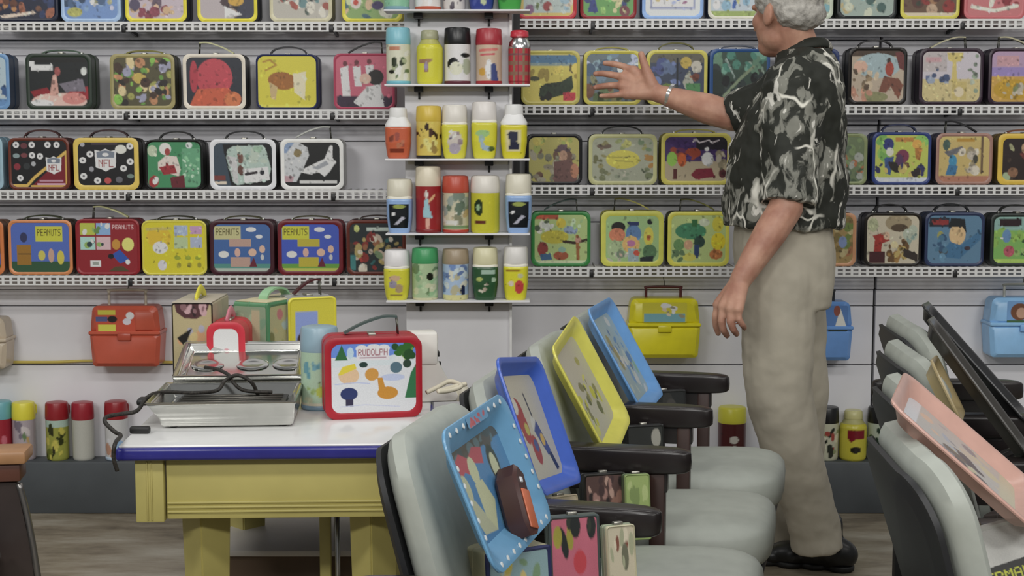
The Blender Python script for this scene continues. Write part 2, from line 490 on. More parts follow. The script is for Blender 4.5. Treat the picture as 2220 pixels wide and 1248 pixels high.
B('R', 0, 1815, 1944, -76, '0f1412', '14191a', ('n', K), '8c9a92', [('b', .0, .2, 1, .95, 28, .08, ['5f807c', 'a89a70', 'b4b8a4', '3a5450', '7d9a98'])], 'black rimmed lunch box with pale teal landscape, on the top shelf', grid=(60, 50))
B('R', 0, 1952, 2080, -76, '10120f', 'b4ac4c', ('n', K), '5a4434', [('b', .0, .2, 1, .9, 28, .08, ['7a2a26', '8f6a4c', '2c3426', 'a88f78', '4a2a22']), ('r', .0, .92, 1, 1, 'c0b49c')], 'yellow rimmed lunch box with dark red picture, on the top shelf', grid=(60, 50))
B('R', 0, 2090, 2222, -76, '8c3c40', 'a85c60', ('n', K), 'b06a6c', [('b', .05, .2, .95, .8, 20, .08, ['c4bcae', '7a2a30', '5a5a48', 'd0c8ba', 'a8484c']), ('l', [(.1, .8), (.5, .88), (.9, .78)], .06, 'd0c8ba')], 'rose red lunch box with white flourishes, rightmost on the top shelf', grid=(60, 50))
# --- second row, left
B('L', 1, -110, 22, 116, '22344c', '5f82a8', ('f', K), '9fb0b8', [('b', .5, .1, 1, .9, 16, .08, ['5f7a98', 'b0b49a', 'a8b0b0', '33507a']), ('r', 0, .85, 1, 1, '5c7fa8')], 'blue lunch box cut off by the left edge of the second shelf')
B('L', 1, 58, 200, 116, '22301f', '1d2a20', ('f', '3c4f40'), '14181a', [('r', .04, .04, .96, .12, '10100f'), ('r', .0, .10, .1, .2, 'cfd0cf'), ('r', .04, .17, .4, .28, 'd2d2d0'), ('p', [(.02, .7), (.3, .62), (.4, .78), (.1, .85)], '7a1f26'), ('p', [(.62, .66), (1, .6), (1, .86), (.6, .9)], '8a242c'), ('e', .5, .9, .46, .17, 'cdaaa0'), ('e', .2, .95, .2, .09, 'd8d4cc'), ('e', .75, .84, .2, .12, 'b97a74'), ('p', [(.34, .78), (.4, .38), (.46, .34), (.5, .8)], 'b98f84'), ('e', .48, .3, .05, .09, '8a4a48'), ('p', [(.5, .55), (.9, .45), (.95, .7), (.6, .7)], '6b6670'), ('e', .92, .3, .05, .08, 'c4d0c4')], 'black lunch box with pink stage picture and white lettering bar, on the second shelf')
B('L', 1, 240, 380, 117, '2b2a18', '8a8258', ('f', '6a6628'), '4a4630', [('b', .02, .05, .98, .95, 60, .07, ['8f8f50', 'b09a50', '5f8a40', '3a2a20', 'a87a58', '7aa84c', 'c4b48a', '241f1c', '8c8ca0'])], 'olive lunch box crowded with green and gold patches, on the second shelf')
B('L', 1, 398, 533, 117, '1b1b1c', 'c4bdb0', ('ld', 'b0b088'), '20242e', [('e', .5, .42, .32, .38, 'a8404a'), ('p', [(.05, 1), (.2, .65), (.75, .62), (.98, 1)], 'b0533a'), ('e', .14, .4, .07, .32, '9c3440'), ('e', .82, .85, .15, .15, 'b86a44')], 'black lunch box with white rim and a crimson shape, on the second shelf')
B('L', 1, 556, 690, 118, '222640', '23284a', ('a', '14141c'), 'bdb43e', [('e', .42, .48, .24, .17, '8c5a2a', .1), ('p', [(.6, .35), (.82, .3), (.8, .85), (.62, .7)], 'c9c0a4'), ('p', [(.2, .5), (.34, .6), (.3, .85), (.22, .8)], 'b09a70'), ('l', [(.1, .12), (.22, .08), (.32, .18), (.14, .28)], .03, '9c7a30'), ('r', .02, .94, .98, 1, 'c8bf50')], 'navy lunch box with bright yellow front and brown patch, on the second shelf', rimw=.03)
B('L', 1, 724, 856, 116, '7c3244', '9c4458', ('rd', K), 'b05a6c', [('p', [(.08, .25), (.22, .2), (.26, .78), (.12, .78)], 'd8cfce'), ('p', [(.3, .22), (.44, .2), (.46, .6), (.34, .6)], 'd2c8c8'), ('p', [(.52, .2), (.66, .18), (.68, .5), (.56, .5)], 'd2c8c8'), ('r', .02, .78, 1, 1, '2c1c30'), ('e', .7, .42, .14, .15, '14100f'), ('p', [(.3, .9), (.55, .6), (.78, .55), (.85, 1), (.45, 1)], 'd4d0cc'), ('e', .52, .45, .1, .1, 'd0a898'), ('e', .17, .16, .04, .05, '5c2830'), ('e', .37, .14, .04, .05, '5c2830'), ('e', .59, .12, .04, .05, '5c2830')], 'pink lunch box with white clad figures, beside the flask stand on the second shelf', rimw=.04)
# --- second row, right
B('R', 1, 1130, 1257, 110, '6a6438', 'a8a058', ('n', K), 'b8ac58', [('r', 0, .04, 1, .2, '4a6c88'), ('r', 0, .2, 1, .26, '7a8a88'), ('b', 0, .3, 1, .5, 10, .08, ['c4b45c', '8a7a3c', '5c5230']), ('p', [(.3, .72), (.4, .62), (.7, .58), (.9, .45), (.93, .7), (.85, .82), (.4, .95), (.28, .88)], '22301f'), ('e', .46, .88, .07, .09, '14140f'), ('e', .35, .92, .05, .06, '100f0c'), ('e', .2, .52, .1, .05, '3a3c28'), ('r', .74, .8, .97, .97, 'b03a44'), ('r', 0, .97, 1, 1, 'b4a858')], 'sand yellow lunch box with a green jeep in a desert, on the second shelf', grid=(84, 68))
B('R', 1, 1265, 1390, 110, '5a5630', 'b0a850', ('f', '8a8438'), '5f6a70', [('b', .02, .04, .98, .5, 22, .09, ['6a7c8c', 'a8b0c4', '44566a', 'c0c8d4', '7f98a0']), ('b', .02, .5, .98, .97, 20, .09, ['5a6a4c', '3c4430', '7c7a5c', '6a4a3a'])], 'yellow rimmed lunch box behind the man’s outstretched hand')
B('R', 1, 1402, 1533, 109, '4c4826', 'b4ad58', ('a', '5c5a2c'), '3a4254', [('r', .02, .02, .98, .2, '5c5a50'), ('b', .05, .2, .48, .6, 12, .08, ['46507c', '5a6a88', '6a78a0']), ('p', [(.05, .75), (.3, .62), (.5, .65), (.5, .9), (.1, .9)], '6a7c40'), ('r', .49, .1, .52, .95, '1c2024'), ('e', .66, .2, .1, .12, 'b09a50'), ('p', [(.6, .6), (.72, .35), (.8, .6), (.7, .85)], '9a9c90'), ('e', .85, .28, .1, .12, 'b4b0a4'), ('b', .75, .4, .95, .55, 5, .06, ['6a3c30', '8a5a44']), ('r', .66, .62, .92, .88, '4c7c50'), ('r', 0, .93, 1, 1, '16180f')], 'olive rimmed lunch box with a split dark blue and green picture, above the man’s wrist')
B('R', 1, 1538, 1668, 106, '2c4870', '2c4a78', ('f', '4a505c'), '33453c', [('b', 0, .05, 1, .4, 24, .08, ['5c7c68', '87988c', '48786a', '6a9484']), ('b', 0, .35, 1, .95, 22, .1, ['1f2a26', '2a3434', '3c463c', '14181a']), ('l', [(.2, .9), (.5, .55), (.75, .3)], .05, '76846c'), ('l', [(.25, .15), (.4, .5)], .03, '8a9a94')], 'blue rimmed lunch box with dark green jungle picture, beside the man’s chin')
B('R', 1, 1690, 1818, 106, '2a3650', '27345a', ('f', '20242e'), '2c3440', [('b', .5, 0, 1, 1, 12, .1, ['4a5260', '1f2530', '6a6c70'])], 'navy lunch box mostly hidden behind the man’s shoulder')
B('R', 1, 1838, 1965, 103, '15171a', '120f0d', ('a', '0f0f10'), 'a89a88', [('r', 0, 0, 1, .12, '3a2a1c'), ('e', .5, .3, .42, .24, '92a4a8'), ('p', [(.82, .05), (1, .02), (1, .4), (.9, .35)], '5c2a28'), ('e', .18, .32, .13, .12, 'c4a08c'), ('b', .05, .4, .5, .75, 14, .06, ['6a5a44', '8f7c60', '4c3c2c', 'b8a890']), ('p', [(.52, .8), (.62, .5), (.9, .55), (.98, .68), (.9, .95), (.75, .7), (.66, .82)], '6a3f30'), ('e', .72, .36, .08, .14, '8f3a2c'), ('e', .7, .2, .04, .04, '2c2018'), ('e', .45, .9, .25, .1, '7c7c58'), ('b', .0, .8, .4, 1, 8, .06, ['b89c8c', 'a87c68'])], 'black lunch box with an arched western riders picture, on the second shelf')
B('R', 1, 1992, 2130, 105, '1c1420', '2a1c28', ('rd', 'a8a488'), 'b4aeb4', [('r', 0, .55, 1, 1, 'b8aa7c'), ('r', 0, 0, .42, .4, 'a8a0a0'), ('r', .06, .12, .32, .22, 'b08c90'), ('p', [(.42, .03), (.7, .03), (.66, .2), (.58, .22), (.6, .6), (.5, .6), (.52, .22), (.44, .18)], 'b8a868'), ('r', .52, .6, .76, .95, 'b0a068'), ('e', .64, .8, .08, .1, 'c4b89c'), ('b', .05, .35, .45, .65, 9, .05, ['55607c', '3c4a68', '8a94a4']), ('b', .78, .1, .95, .8, 10, .04, ['7c8a78', '6a7468', '98a090'])], 'plum rimmed lunch box with a pale pastel desert picture, on the second shelf', rimw=.05)
B('R', 1, 2142, 2272, 105, '1c1420', '2a1c28', ('lf', 'a8a488'), 'a088a0', [('r', .0, .5, 1, 1, 'b08c48'), ('e', .4, .75, .35, .2, 'a8862c'), ('r', .1, .1, .5, .3, 'b08a90'), ('r', .0, .32, 1, .48, '8878a8'), ('b', .25, .65, .6, .95, 8, .06, ['8a8a68', '6c7450', 'a8a090'])], 'plum rimmed lunch box with orange and violet picture, rightmost on the second shelf', rimw=.05)
# --- third row, left
B('L', 2, -130, 8, 297, '6f8a98', '86a0ac', ('n', K), '8a7890', [], 'pale blue lunch box cut off by the left edge of the third shelf')
dots = lambda pts, c='d4d4d2', r=.055: [('e', x, y, r, r * 1.2, c) for x, y in pts] + [('e', x, y, r * .35, r * .42, '5a5a5e') for x, y in pts]
shield = lambda cx, cy, s: [('p', [(cx - s, cy - s * 1.15), (cx - s * .45, cy - s * 1.0), (cx, cy - s * 1.3), (cx + s * .45, cy - s * 1.0), (cx + s, cy - s * 1.15), (cx + s * .92, cy + s * .95), (cx + s * .4, cy + s * 1.15), (cx, cy + s * 1.45), (cx - s * .4, cy + s * 1.15), (cx - s * .92, cy + s * .95)], 'cfcdc8'),
                            ('p', [(cx - s * .82, cy - s * .9), (cx, cy - s * 1.1), (cx + s * .82, cy - s * .9), (cx + s * .8, cy - s * .2), (cx - s * .8, cy - s * .2)], '6c7480'),
                            ('e', cx, cy - s * .58, s * .3, s * .22, 'd8d4d0'), ('t', cx - s * .66, cy - s * .02, cx + s * .7, cy + s * .92, 'NFL', '84383a')]
B('L', 2, 20, 152, 299, '3c1614', '5c2a1e', ('a', '3a1a18'), '0f0f12', [('p', [(.33, 1), (1, .28), (1, 1)], '6a1420'), ('l', [(.0, .96), (.28, .96), (.42, .78), (.98, .25)], .05, 'c0a054'), ('l', [(.36, .97), (.98, .97), (.98, .3)], .035, 'b8964c')] + dots([(.1, .1), (.38, .1), (.66, .1), (.82, .1), (.38, .32), (.52, .34), (.16, .8)]) + [('e', .24, .12, .06, .06, '5c3036'), ('e', .24, .32, .06, .05, '6a383c'), ('e', .1, .33, .06, .05, '7a8a8c'), ('e', .11, .56, .06, .07, '7a2a34'), ('e', .28, .55, .06, .07, '2a2e30'), ('e', .4, .5, .04, .05, '9a9ca0')] + shield(.76, .52, .14) + [('r', .5, .84, .92, .88, 'a88090'), ('r', .46, .91, .96, .95, 'b890a0')], 'maroon and black lunch box with gold diagonal and team emblems, on the third shelf', grid=(120, 98), rimw=.045)
B('L', 2, 161, 302, 299, '17120e', 'bda552', ('a', '2c1418'), '0c0c10', dots([(.22, .28), (.09, .42), (.92, .45), (.8, .6), (.1, .78), (.34, .88), (.92, .1)], 'd4d4d2', .06) + [('e', .52, .88, .06, .07, 'a84a4a'), ('e', .09, .06, .04, .05, '9a9aa0'), ('e', .24, .62, .04, .06, '8a8a90'), ('e', .72, .86, .06, .07, '5c5c62'), ('e', .92, .78, .06, .05, '6a7a74'), ('r', .24, .02, .7, .07, '3a3038')] + shield(.49, .4, .19) + [('e', .76, .17, .1, .1, 'd8d0c0')], 'gold rimmed black lunch box with big central shield emblem, on the third shelf', grid=(120, 98), rimw=.07)
B('L', 2, 316, 441, 303, '0d0f0e', '0f1210', ('a', '101010'), '3c7c54', [('r', .65, .15, .98, .97, '5c9270'), ('b', .68, .25, .95, .8, 16, .035, ['a8c4ac', '7cae88']), ('p', [(.2, .45), (.35, .3), (.55, .32), (.62, .6), (.58, .75), (.2, .62)], 'c8bcb4'), ('p', [(.22, .55), (.5, .5), (.55, .68), (.3, .72)], '8a2a30'), ('e', .34, .16, .11, .13, 'cfc8c2'), ('e', .38, .22, .05, .08, '8a3a38'), ('e', .12, .86, .09, .13, '8f2c30', .5), ('e', .15, .84, .05, .09, 'd0c8c4', .5), ('p', [(.42, .78), (.68, .72), (.7, 1), (.45, 1)], '5a1c24'), ('e', .1, .2, .09, .12, 'a8b49c'), ('e', .78, .08, .06, .07, 'c0d4c4')], 'black lunch box with a red and white ball player on green, on the third shelf', grid=(90, 74), rimw=.04)
B('L', 2, 456, 599, 302, '0f1011', 'c2c3c6', ('a', '15171a'), '33404c', [('p', [(.16, .04), (.98, .02), (1, 1), (.3, 1)], '0b0d10'), ('p', [(.24, .16), (.34, .08), (.84, .06), (.9, .2), (.97, .6), (.92, .86), (.4, .97), (.33, .9), (.22, .35)], '9fb0a8'), ('p', [(.24, .3), (.4, .34), (.42, .95), (.34, .9)], 'b4b4b4'), ('e', .46, .36, .05, .12, '6a4a40'), ('e', .46, .62, .05, .12, '5a3c34'), ('b', .4, .1, .85, .45, 12, .07, ['7f988c', 'a8b4a8', '8fa894']), ('p', [(.5, .6), (.92, .55), (.95, .85), (.52, .93)], 'cfc8cc'), ('l', [(.55, .72), (.72, .68)], .05, '2a2428'), ('e', .82, .68, .04, .06, '1a1c24'), ('r', 0, .75, .2, .86, '6a3430'), ('r', .02, .88, .22, .95, 'c4b8a8')], 'white rimmed lunch box showing a television screen, on the third shelf', grid=(84, 68), rimw=.06)
B('L', 2, 609, 745, 301, '9a9a98', 'c8c8c4', ('rd', 'a8aaa4'), '0c0d0e', [('p', [(0, 0), (.25, 0), (.42, .12), (.45, .3), (.34, .6), (.22, .9), (0, .9)], 'b4b6b8'), ('e', .25, .25, .07, .09, '7a6c4a'), ('p', [(0, 0), (.2, 0), (.05, .25), (0, .25)], '7a8ca8'), ('p', [(.0, .75), (.18, .78), (.15, .9), (0, .9)], 'a88a90'), ('p', [(.3, .68), (.38, .58), (.72, .38), (.82, .08), (.87, .08), (.86, .35), (.92, .45), (.82, .65), (.72, .78), (.62, .68), (.45, .72)], 'c9cacc'), ('p', [(.5, .58), (.75, .42), (.8, .5), (.6, .62)], '8f9298'), ('r', .28, .86, .94, .93, 'bdbdbb')], 'white rimmed black lunch box with a white space shuttle, on the third shelf', grid=(84, 68), rimw=.06)
# --- third row, right
B('R', 2, 1140, 1262, 291, '141416', '17171a', ('n', K), '9a9456', [('b', 0, .3, 1, 1, 34, .09, ['6a6a58', '4a5044', '7c7664', '8f8a78', '5c4438']), ('b', .1, .0, .9, .3, 10, .08, ['b0a85c', 'a89c50', '8a9450']), ('e', .66, .3, .16, .05, '4a3a3c'), ('e', .66, .24, .1, .07, '54424a'), ('e', .68, .42, .08, .12, '9c7c68'), ('p', [(.5, .55), (.8, .5), (.95, .65), (.95, 1), (.5, 1)], '5f4440'), ('e', .9, .75, .08, .16, 'a07058')], 'black rimmed lunch box with an olive cowboy picture, on the third shelf by the stand')
B('R', 2, 1276, 1424, 291, '2c2e22', 'a0a074', ('a', '1c1f1e'), '8f9280', [('e', .5, .5, .27, .21, 'b4ac4c'), ('l', [(.35, .46), (.62, .44)], .02, '8a8440'), ('l', [(.38, .53), (.66, .55)], .02, '8a8440'), ('e', .2, .2, .12, .06, '5a4c40'), ('p', [(.14, .18), (.22, .06), (.28, .16)], '74704c'), ('b', .4, .05, .6, .25, 6, .045, ['a0a060', '7c8458']), ('b', .72, .08, .95, .3, 6, .04, ['6a7c60', '8a8a58']), ('b', .04, .4, .2, .65, 7, .05, ['7c7850', '5c5c3c']), ('b', .82, .4, .97, .65, 6, .04, ['7a8a80', '94703c']), ('b', .05, .75, .3, .95, 7, .045, ['64684c', '7c7c5c']), ('b', .4, .75, .65, .97, 6, .045, ['a8a494', '7c8470']), ('b', .75, .72, .95, .92, 6, .05, ['4c5440', '646c50'])], 'pale olive lunch box with a yellow oval ringed by small motifs, on the third shelf')
B('R', 2, 1433, 1584, 289, '7c7434', 'aca450', ('f', '8a8440'), '9c9078', [('r', 0, 0, 1, .55, '3c2a58'), ('r', .5, 0, 1, .3, '1c1820'), ('b', .1, .3, .6, .55, 10, .08, ['5c3050', '8a4030', '46306a']), ('e', .12, .5, .08, .16, '83ac4c'), ('e', .28, .52, .07, .15, 'b0562c'), ('e', .68, .5, .09, .15, 'd0cccc'), ('e', .67, .28, .035, .05, 'd8d4d0'), ('p', [(.42, .85), (.5, .72), (.75, .7), (.8, .9), (.5, .95)], '6a1c2c'), ('r', .14, .72, .2, .95, '4a1c1c'), ('e', .92, .82, .06, .1, '4a2024'), ('l', [(.45, .12), (.5, .06), (.55, .14), (.7, .08), (.75, .14), (.86, .08)], .022, 'b8b0b4'), ('b', .85, .3, 1, .7, 5, .06, ['a09888', '7c7460'])], 'mustard rimmed lunch box with violet night picture, below the man’s forearm', grid=(84, 68))
B('R', 2, 1752, 1879, 290, '20281c', '77805c', ('n', K), '5c6a4c', [('b', .4, 0, 1, 1, 40, .07, ['6a7c54', '4c5a48', '7c8678', '8c5a3c', '3c4c34', '90948c'])], 'mottled green lunch box on the third shelf at the man’s back')
B('R', 2, 1890, 2017, 287, '20284c', '2c3a6c', ('a', '1c2444'), 'a8b054', [('b', 0, 0, .25, .5, 6, .1, ['6c9c50', '83ac58']), ('b', .85, 0, 1, .4, 5, .08, ['7cae5c', '83ac58']), ('r', .38, .06, .72, .15, 'a8783c'), ('e', .25, .2, .1, .13, '28306c'), ('e', .28, .36, .07, .09, 'c4c4b8'), ('p', [(.18, .5), (.36, .45), (.3, .85), (.2, .8)], '344c7c'), ('e', .52, .45, .12, .14, '6c3048'), ('e', .46, .6, .08, .2, '4a3050'), ('e', .78, .2, .09, .1, 'c4964c'), ('p', [(.74, .28), (.88, .28), (.84, .55), (.76, .5)], '9c6a34'), ('b', .05, .6, .95, .85, 18, .07, ['241c20', '2c2c54', '5c3a30', 'b4a460', '1c1814']), ('r', 0, .9, 1, 1, 'bcc0cc')], 'blue rimmed lunch box with a crowded lime green action scene, on the third shelf', grid=(84, 68), rimw=.05)
B('R', 2, 2028, 2150, 289, '2c2838', '8a6a60', ('ld', '17171a'), 'b09c64', [('r', 0, 0, 1, .1, 'b4a468'), ('e', .15, .2, .07, .12, '3c5048'), ('p', [(.1, .35), (.45, .22), (.5, .3), (.2, .45)], '5c5c60'), ('e', .28, .55, .08, .14, '3c7c9c'), ('p', [(.14, .85), (.2, .62), (.38, .65), (.34, .85)], '38688c'), ('b', .45, .3, .75, .75, 12, .07, ['a8a094', '7c7464', 'c0b8a8', '8f8468']), ('r', .82, .0, .87, .8, '5c4a38'), ('e', .72, .5, .05, .1, '3c3c34'), ('r', 0, .86, 1, 1, '9c6c58'), ('r', .35, .06, .7, .13, 'a07c34')], 'tan lunch box with a teal clad fighter picture, on the third shelf')
B('R', 2, 2162, 2292, 290, '5c4a20', 'b89c40', ('f', '6a3c24'), '241a18', [('b', .05, .1, .95, .95, 24, .08, ['7a5a44', '8a8a68', '5c2c28', 'a88a6c', '3c3028', '90a080'])], 'gold rimmed lunch box with dark brown picture, cut off on the third shelf', rimw=.08)
# --- lowest row, left
B('L', 3, -132, 10, 478, '5c4030', 'b0683c', ('n', K), '3f4c90', [('r', 0, .85, 1, 1, '2c4c30'), ('e', .9, .5, .1, .2, '14141a')], 'orange rimmed lunch box cut off by the left edge of the lowest shelf')
B('L', 3, 20, 158, 477, '2c2014', 'b4764c', ('f', '2a2f18'), '4a60a4', [('r', 0, .78, 1, 1, '2c4c34'), ('r', .1, .45, .34, .85, '8a6428'), ('r', .12, .62, .34, .64, '5c4420'), ('r', .42, .08, .88, .38, 'b4b440'), ('t', .45, .13, .85, .27, 'PEANUTS', '4c4418'), ('e', .52, .66, .06, .1, 'b4ac54'), ('e', .68, .66, .05, .14, 'b09080'), ('e', .84, .7, .06, .14, 'b8ac48'), ('e', .22, .3, .06, .1, '2c3050')], 'orange rimmed blue lunch box with brown hut and title plate, on the lowest shelf', grid=(132, 106), rimw=.045)
B('L', 3, 166, 304, 475, '54161c', '7c2026', ('ld', 'a4a47c'), '7f1e26', [('r', .04, .04, .29, .27, 'a4ac48'), ('r', .31, .04, .55, .27, '7c9cc0'), ('r', .04, .3, .29, .55, '9cc0b8'), ('r', .31, .3, .55, .55, 'c0a4a8'), ('b', .06, .06, .52, .5, 12, .045, ['2c3c40', '5c7c48', '84a05c', 'c4c4c0']), ('t', .58, .07, .94, .16, 'PEANUTS', 'd4a8a8'), ('e', .84, .45, .1, .13, 'c8c470'), ('e', .64, .45, .07, .1, 'b08038'), ('p', [(.56, .65), (.7, .55), (.86, .75), (.7, .82)], '2c4c98'), ('e', .55, .68, .05, .05, '14141c'), ('e', .83, .79, .04, .05, 'd4d0cc'), ('r', .2, .76, .38, .88, 'd0cccc'), ('r', .24, .79, .34, .85, '8a8f88'), ('p', [(.5, .97), (.62, .88), (.74, .87), (.86, .97)], '4a4028')], 'red lunch box with four small picture squares and white title, on the lowest shelf', grid=(132, 106), rimw=.04)
B('L', 3, 309, 449, 478, '3c3818', 'bcb44c', ('f', '23230f'), 'bfb52e', [('e', .25, .3, .2, .2, 'c4a634'), ('e', .27, .5, .12, .12, 'cfcdd0'), ('e', .3, .84, .07, .1, 'bfbcc4'), ('r', .5, .07, .72, .26, '98a4bc'), ('r', .76, .08, .95, .24, 'b08cac'), ('r', .5, .3, .72, .52, 'a4b48c'), ('r', .76, .3, .95, .5, '9ca4b8'), ('l', [(.06, .14), (.44, .13)], .045, 'b0a45c'), ('e', .55, .7, .05, .04, '8a9430'), ('e', .72, .7, .05, .04, '8a9430'), ('e', .88, .7, .05, .04, '8a9430'), ('e', .57, .84, .035, .05, '8a8430'), ('e', .74, .84, .035, .05, '8a8430'), ('e', .9, .84, .035, .05, '8a8430')], 'all yellow lunch box with small pale squares, on the lowest shelf', grid=(100, 80), rimw=.03)
for x0, x1, blue, plate, plank_, grass, side, lab in ((456, 595, '3c5c90', 'b0ac80', 'a88c80', '4c8078', '34101a', 'dark red lunch box with faded blue picture and pale title plate, on the lowest shelf'), (603, 744, '3c50a4', 'b4b43c', 'a89c38', '5c8c3c', '5c141c', 'bright red lunch box with vivid blue picture and yellow title plate, on the lowest shelf')):
    B('L', 3, x0, x1, 478, side, side, ('f', '3a3820'), blue, [('r', 0, .84, 1, 1, grass), ('r', .02, .93, 1, 1, 'a0aca0' if x0 < 500 else 'a8ac54'), ('r', .02, .05, .48, .33, plate), ('t', .05, .1, .45, .24, 'PEANUTS', '443c18'), ('r', .28, .32, .66, .48, plank_), ('r', .3, .7, .64, .9, plank_), ('e', .66, .12, .09, .05, 'd0d0d0'), ('e', .8, .27, .06, .04, 'd0d0d0'), ('e', .18, .64, .09, .07, 'c8c8c4'), ('e', .68, .6, .07, .08, 'c4a490'), ('p', [(.62, .9), (.7, .7), (.76, .9)], '5c1c2c'), ('e', .85, .53, .05, .08, 'c4a490'), ('e', .42, .6, .05, .09, 'c09c90'), ('e', .85, .7, .03, .06, 'b4b4b4')], lab, grid=(132, 106), rimw=.06)
B('L', 3, 752, 880, 477, '30140f', '58281f', ('f', '2a1c18'), '20282a', [('e', .14, .12, .05, .07, 'b8c078'), ('r', .32, .1, .75, .17, 'b4c0b8'), ('b', .0, .25, 1, .95, 44, .07, ['8a5a40', 'b4a494', '6c8060', '2c5c5c', 'a0905c', '7a2c28', '3a3028', 'c4bcac']), ('r', .02, .65, .12, .95, '3c7474')], 'brown rimmed lunch box with dark crowded picture, behind the flask stand on the lowest shelf')
# --- lowest row, right
B('R', 3, 1152, 1280, 459, '1c5028', '2f7038', ('rd', '2c3c38'), '9cae74', [('r', 0, 0, .45, .1, '9c4a34'), ('b', .0, .1, .45, .35, 10, .05, ['b4b8b0', '44503c', 'c4c4b8']), ('e', .38, .46, .26, .14, 'a8a03c'), ('e', .68, .32, .13, .08, '8090a8'), ('e', .5, .18, .09, .1, 'b8a840'), ('e', .16, .7, .1, .14, '7c3430'), ('p', [(.1, .82), (.3, .78), (.34, .92), (.14, .94)], '3c5c7c'), ('e', .5, .84, .14, .09, '8c4c34'), ('e', .52, .72, .07, .06, '7c9c8c'), ('l', [(.55, .55), (.75, .58), (.98, .52)], .05, '2c1c10'), ('l', [(.8, .45), (.82, .9)], .06, '8a5a34'), ('e', .82, .52, .06, .06, 'a88070'), ('r', .0, .94, 1, 1, 'c0c8a4'), ('b', .6, .1, .95, .3, 6, .05, ['b0c4a4', '8ca878'])], 'green rimmed lunch box with sunny outdoor picture, lowest shelf, beside the flask stand', grid=(90, 76))
B('R', 3, 1303, 1438, 458, '8a8838', 'b0b050', ('ld', '8f8a48'), '8fac78', [('e', .24, .26, .13, .12, '15140f'), ('e', .22, .42, .15, .15, 'b87458'), ('e', .2, .74, .16, .2, '9aac84'), ('e', .52, .4, .14, .2, '54749c'), ('r', .42, .14, .62, .22, '202c58'), ('e', .477, .62, .16, .18, 'c8a468'), ('e', .477, .6, .08, .07, 'a86c90'), ('p', [(.42, .7), (.62, .72), (.62, 1), (.42, 1)], '8a9ca0'), ('e', .82, .14, .05, .06, '14181a'), ('e', .8, .45, .09, .2, 'c0b850'), ('e', .8, .48, .04, .06, 'b0683c'), ('e', .82, .78, .13, .16, '4c6c4c'), ('p', [(.64, .9), (.9, .86), (.88, 1), (.64, 1)], '1c2428'), ('e', .58, .8, .06, .06, 'b04c3c'), ('b', .05, .8, .4, 1, 6, .06, ['a8a898', '6c7c68', 'b09c8c'])], 'yellow-green lunch box with round coloured shapes on mint, on the lowest shelf', grid=(84, 70), rimw=.075)
B('R', 3, 1447, 1580, 459, '2a2c10', 'b4b04c', ('ld', '5c5c2c'), 'a0b074', [('e', .36, .34, .28, .17, '3c7454'), ('r', .38, .1, .48, .25, '2c5c34'), ('e', .6, .16, .1, .08, 'b0b8a0'), ('e', .15, .62, .1, .12, '5c8050'), ('e', .32, .62, .08, .1, 'b08c70'), ('e', .52, .56, .1, .12, '243c34'), ('r', .42, .62, .52, .9, '24385c'), ('e', .85, .2, .1, .16, 'b4ac40'), ('e', .86, .55, .13, .18, 'c4b430'), ('e', .34, .88, .12, .08, 'b4b054'), ('e', .82, .82, .12, .1, 'a86c40'), ('b', .05, .7, .3, .95, 6, .05, ['7c9468', '546c4c'])], 'yellow lunch box with a green shape over park colours, beside the man’s shirt hem', grid=(84, 70), rimw=.06)
B('R', 3, 1728, 1855, 462, '2a1c20', 'a87c5c', ('n', K), '8a7448', [('b', .4, 0, 1, 1, 30, .08, ['6c5c34', 'a0946c', '5c6c34', '8a5c3c', '4c4430', 'b0a870']), ('e', .8, .55, .08, .12, '6c7ca0')], 'tan rimmed lunch box on the lowest shelf behind the man’s hip')
B('R', 3, 1873, 1996, 462, '16141a', '1c1814', ('a', '101012'), 'b4ac98', [('e', .6, .16, .25, .17, '8f8268'), ('e', .62, .26, .16, .08, '4a3c2c'), ('e', .12, .2, .1, .14, '9ca080'), ('p', [(.05, .3), (.12, .42), (.32, .36), (.34, .48), (.48, .5), (.3, .58), (.28, .78), (.14, .78), (.16, .5)], '8c2c24'), ('r', .06, .74, .36, .98, '3a1418'), ('b', .42, .55, .75, .95, 18, .06, ['a8945c', '8a6a3c', 'c4b890', '5c4428']), ('p', [(.68, .65), (.98, .8), (.98, .95), (.72, .85)], '2c2420'), ('e', .38, .42, .06, .08, 'c0a088'), ('b', .75, .3, .95, .7, 8, .07, ['a0a898', '7c9088', 'b8b8a8'])], 'black lunch box with a red clad man and boulder, on the lowest shelf', grid=(84, 70), rimw=.045)
B('R', 3, 2004, 2132, 461, '1c2438', '26304c', ('a', '16181c'), '54748c', [('r', .03, .06, .4, .24, '1c2430'), ('r', .08, .1, .38, .2, '7c2c2c'), ('e', .55, .4, .15, .22, 'c0a47c'), ('p', [(.38, .28), (.42, .06), (.68, .08), (.72, .38), (.64, .24), (.46, .24)], '14181c'), ('p', [(.2, .85), (.42, .55), (.62, .62), (.98, .3), (.98, .5), (.6, .9)], '3c6484'), ('e', .24, .42, .06, .09, '8a8a50'), ('e', .3, .75, .08, .06, '3c3c3c'), ('e', .74, .68, .06, .04, '342c34'), ('b', .05, .4, .4, .9, 10, .06, ['44687f', '5c8098', '304c68'])], 'blue rimmed lunch box with a dark haired man’s face, on the lowest shelf', grid=(84, 70), rimw=.05)
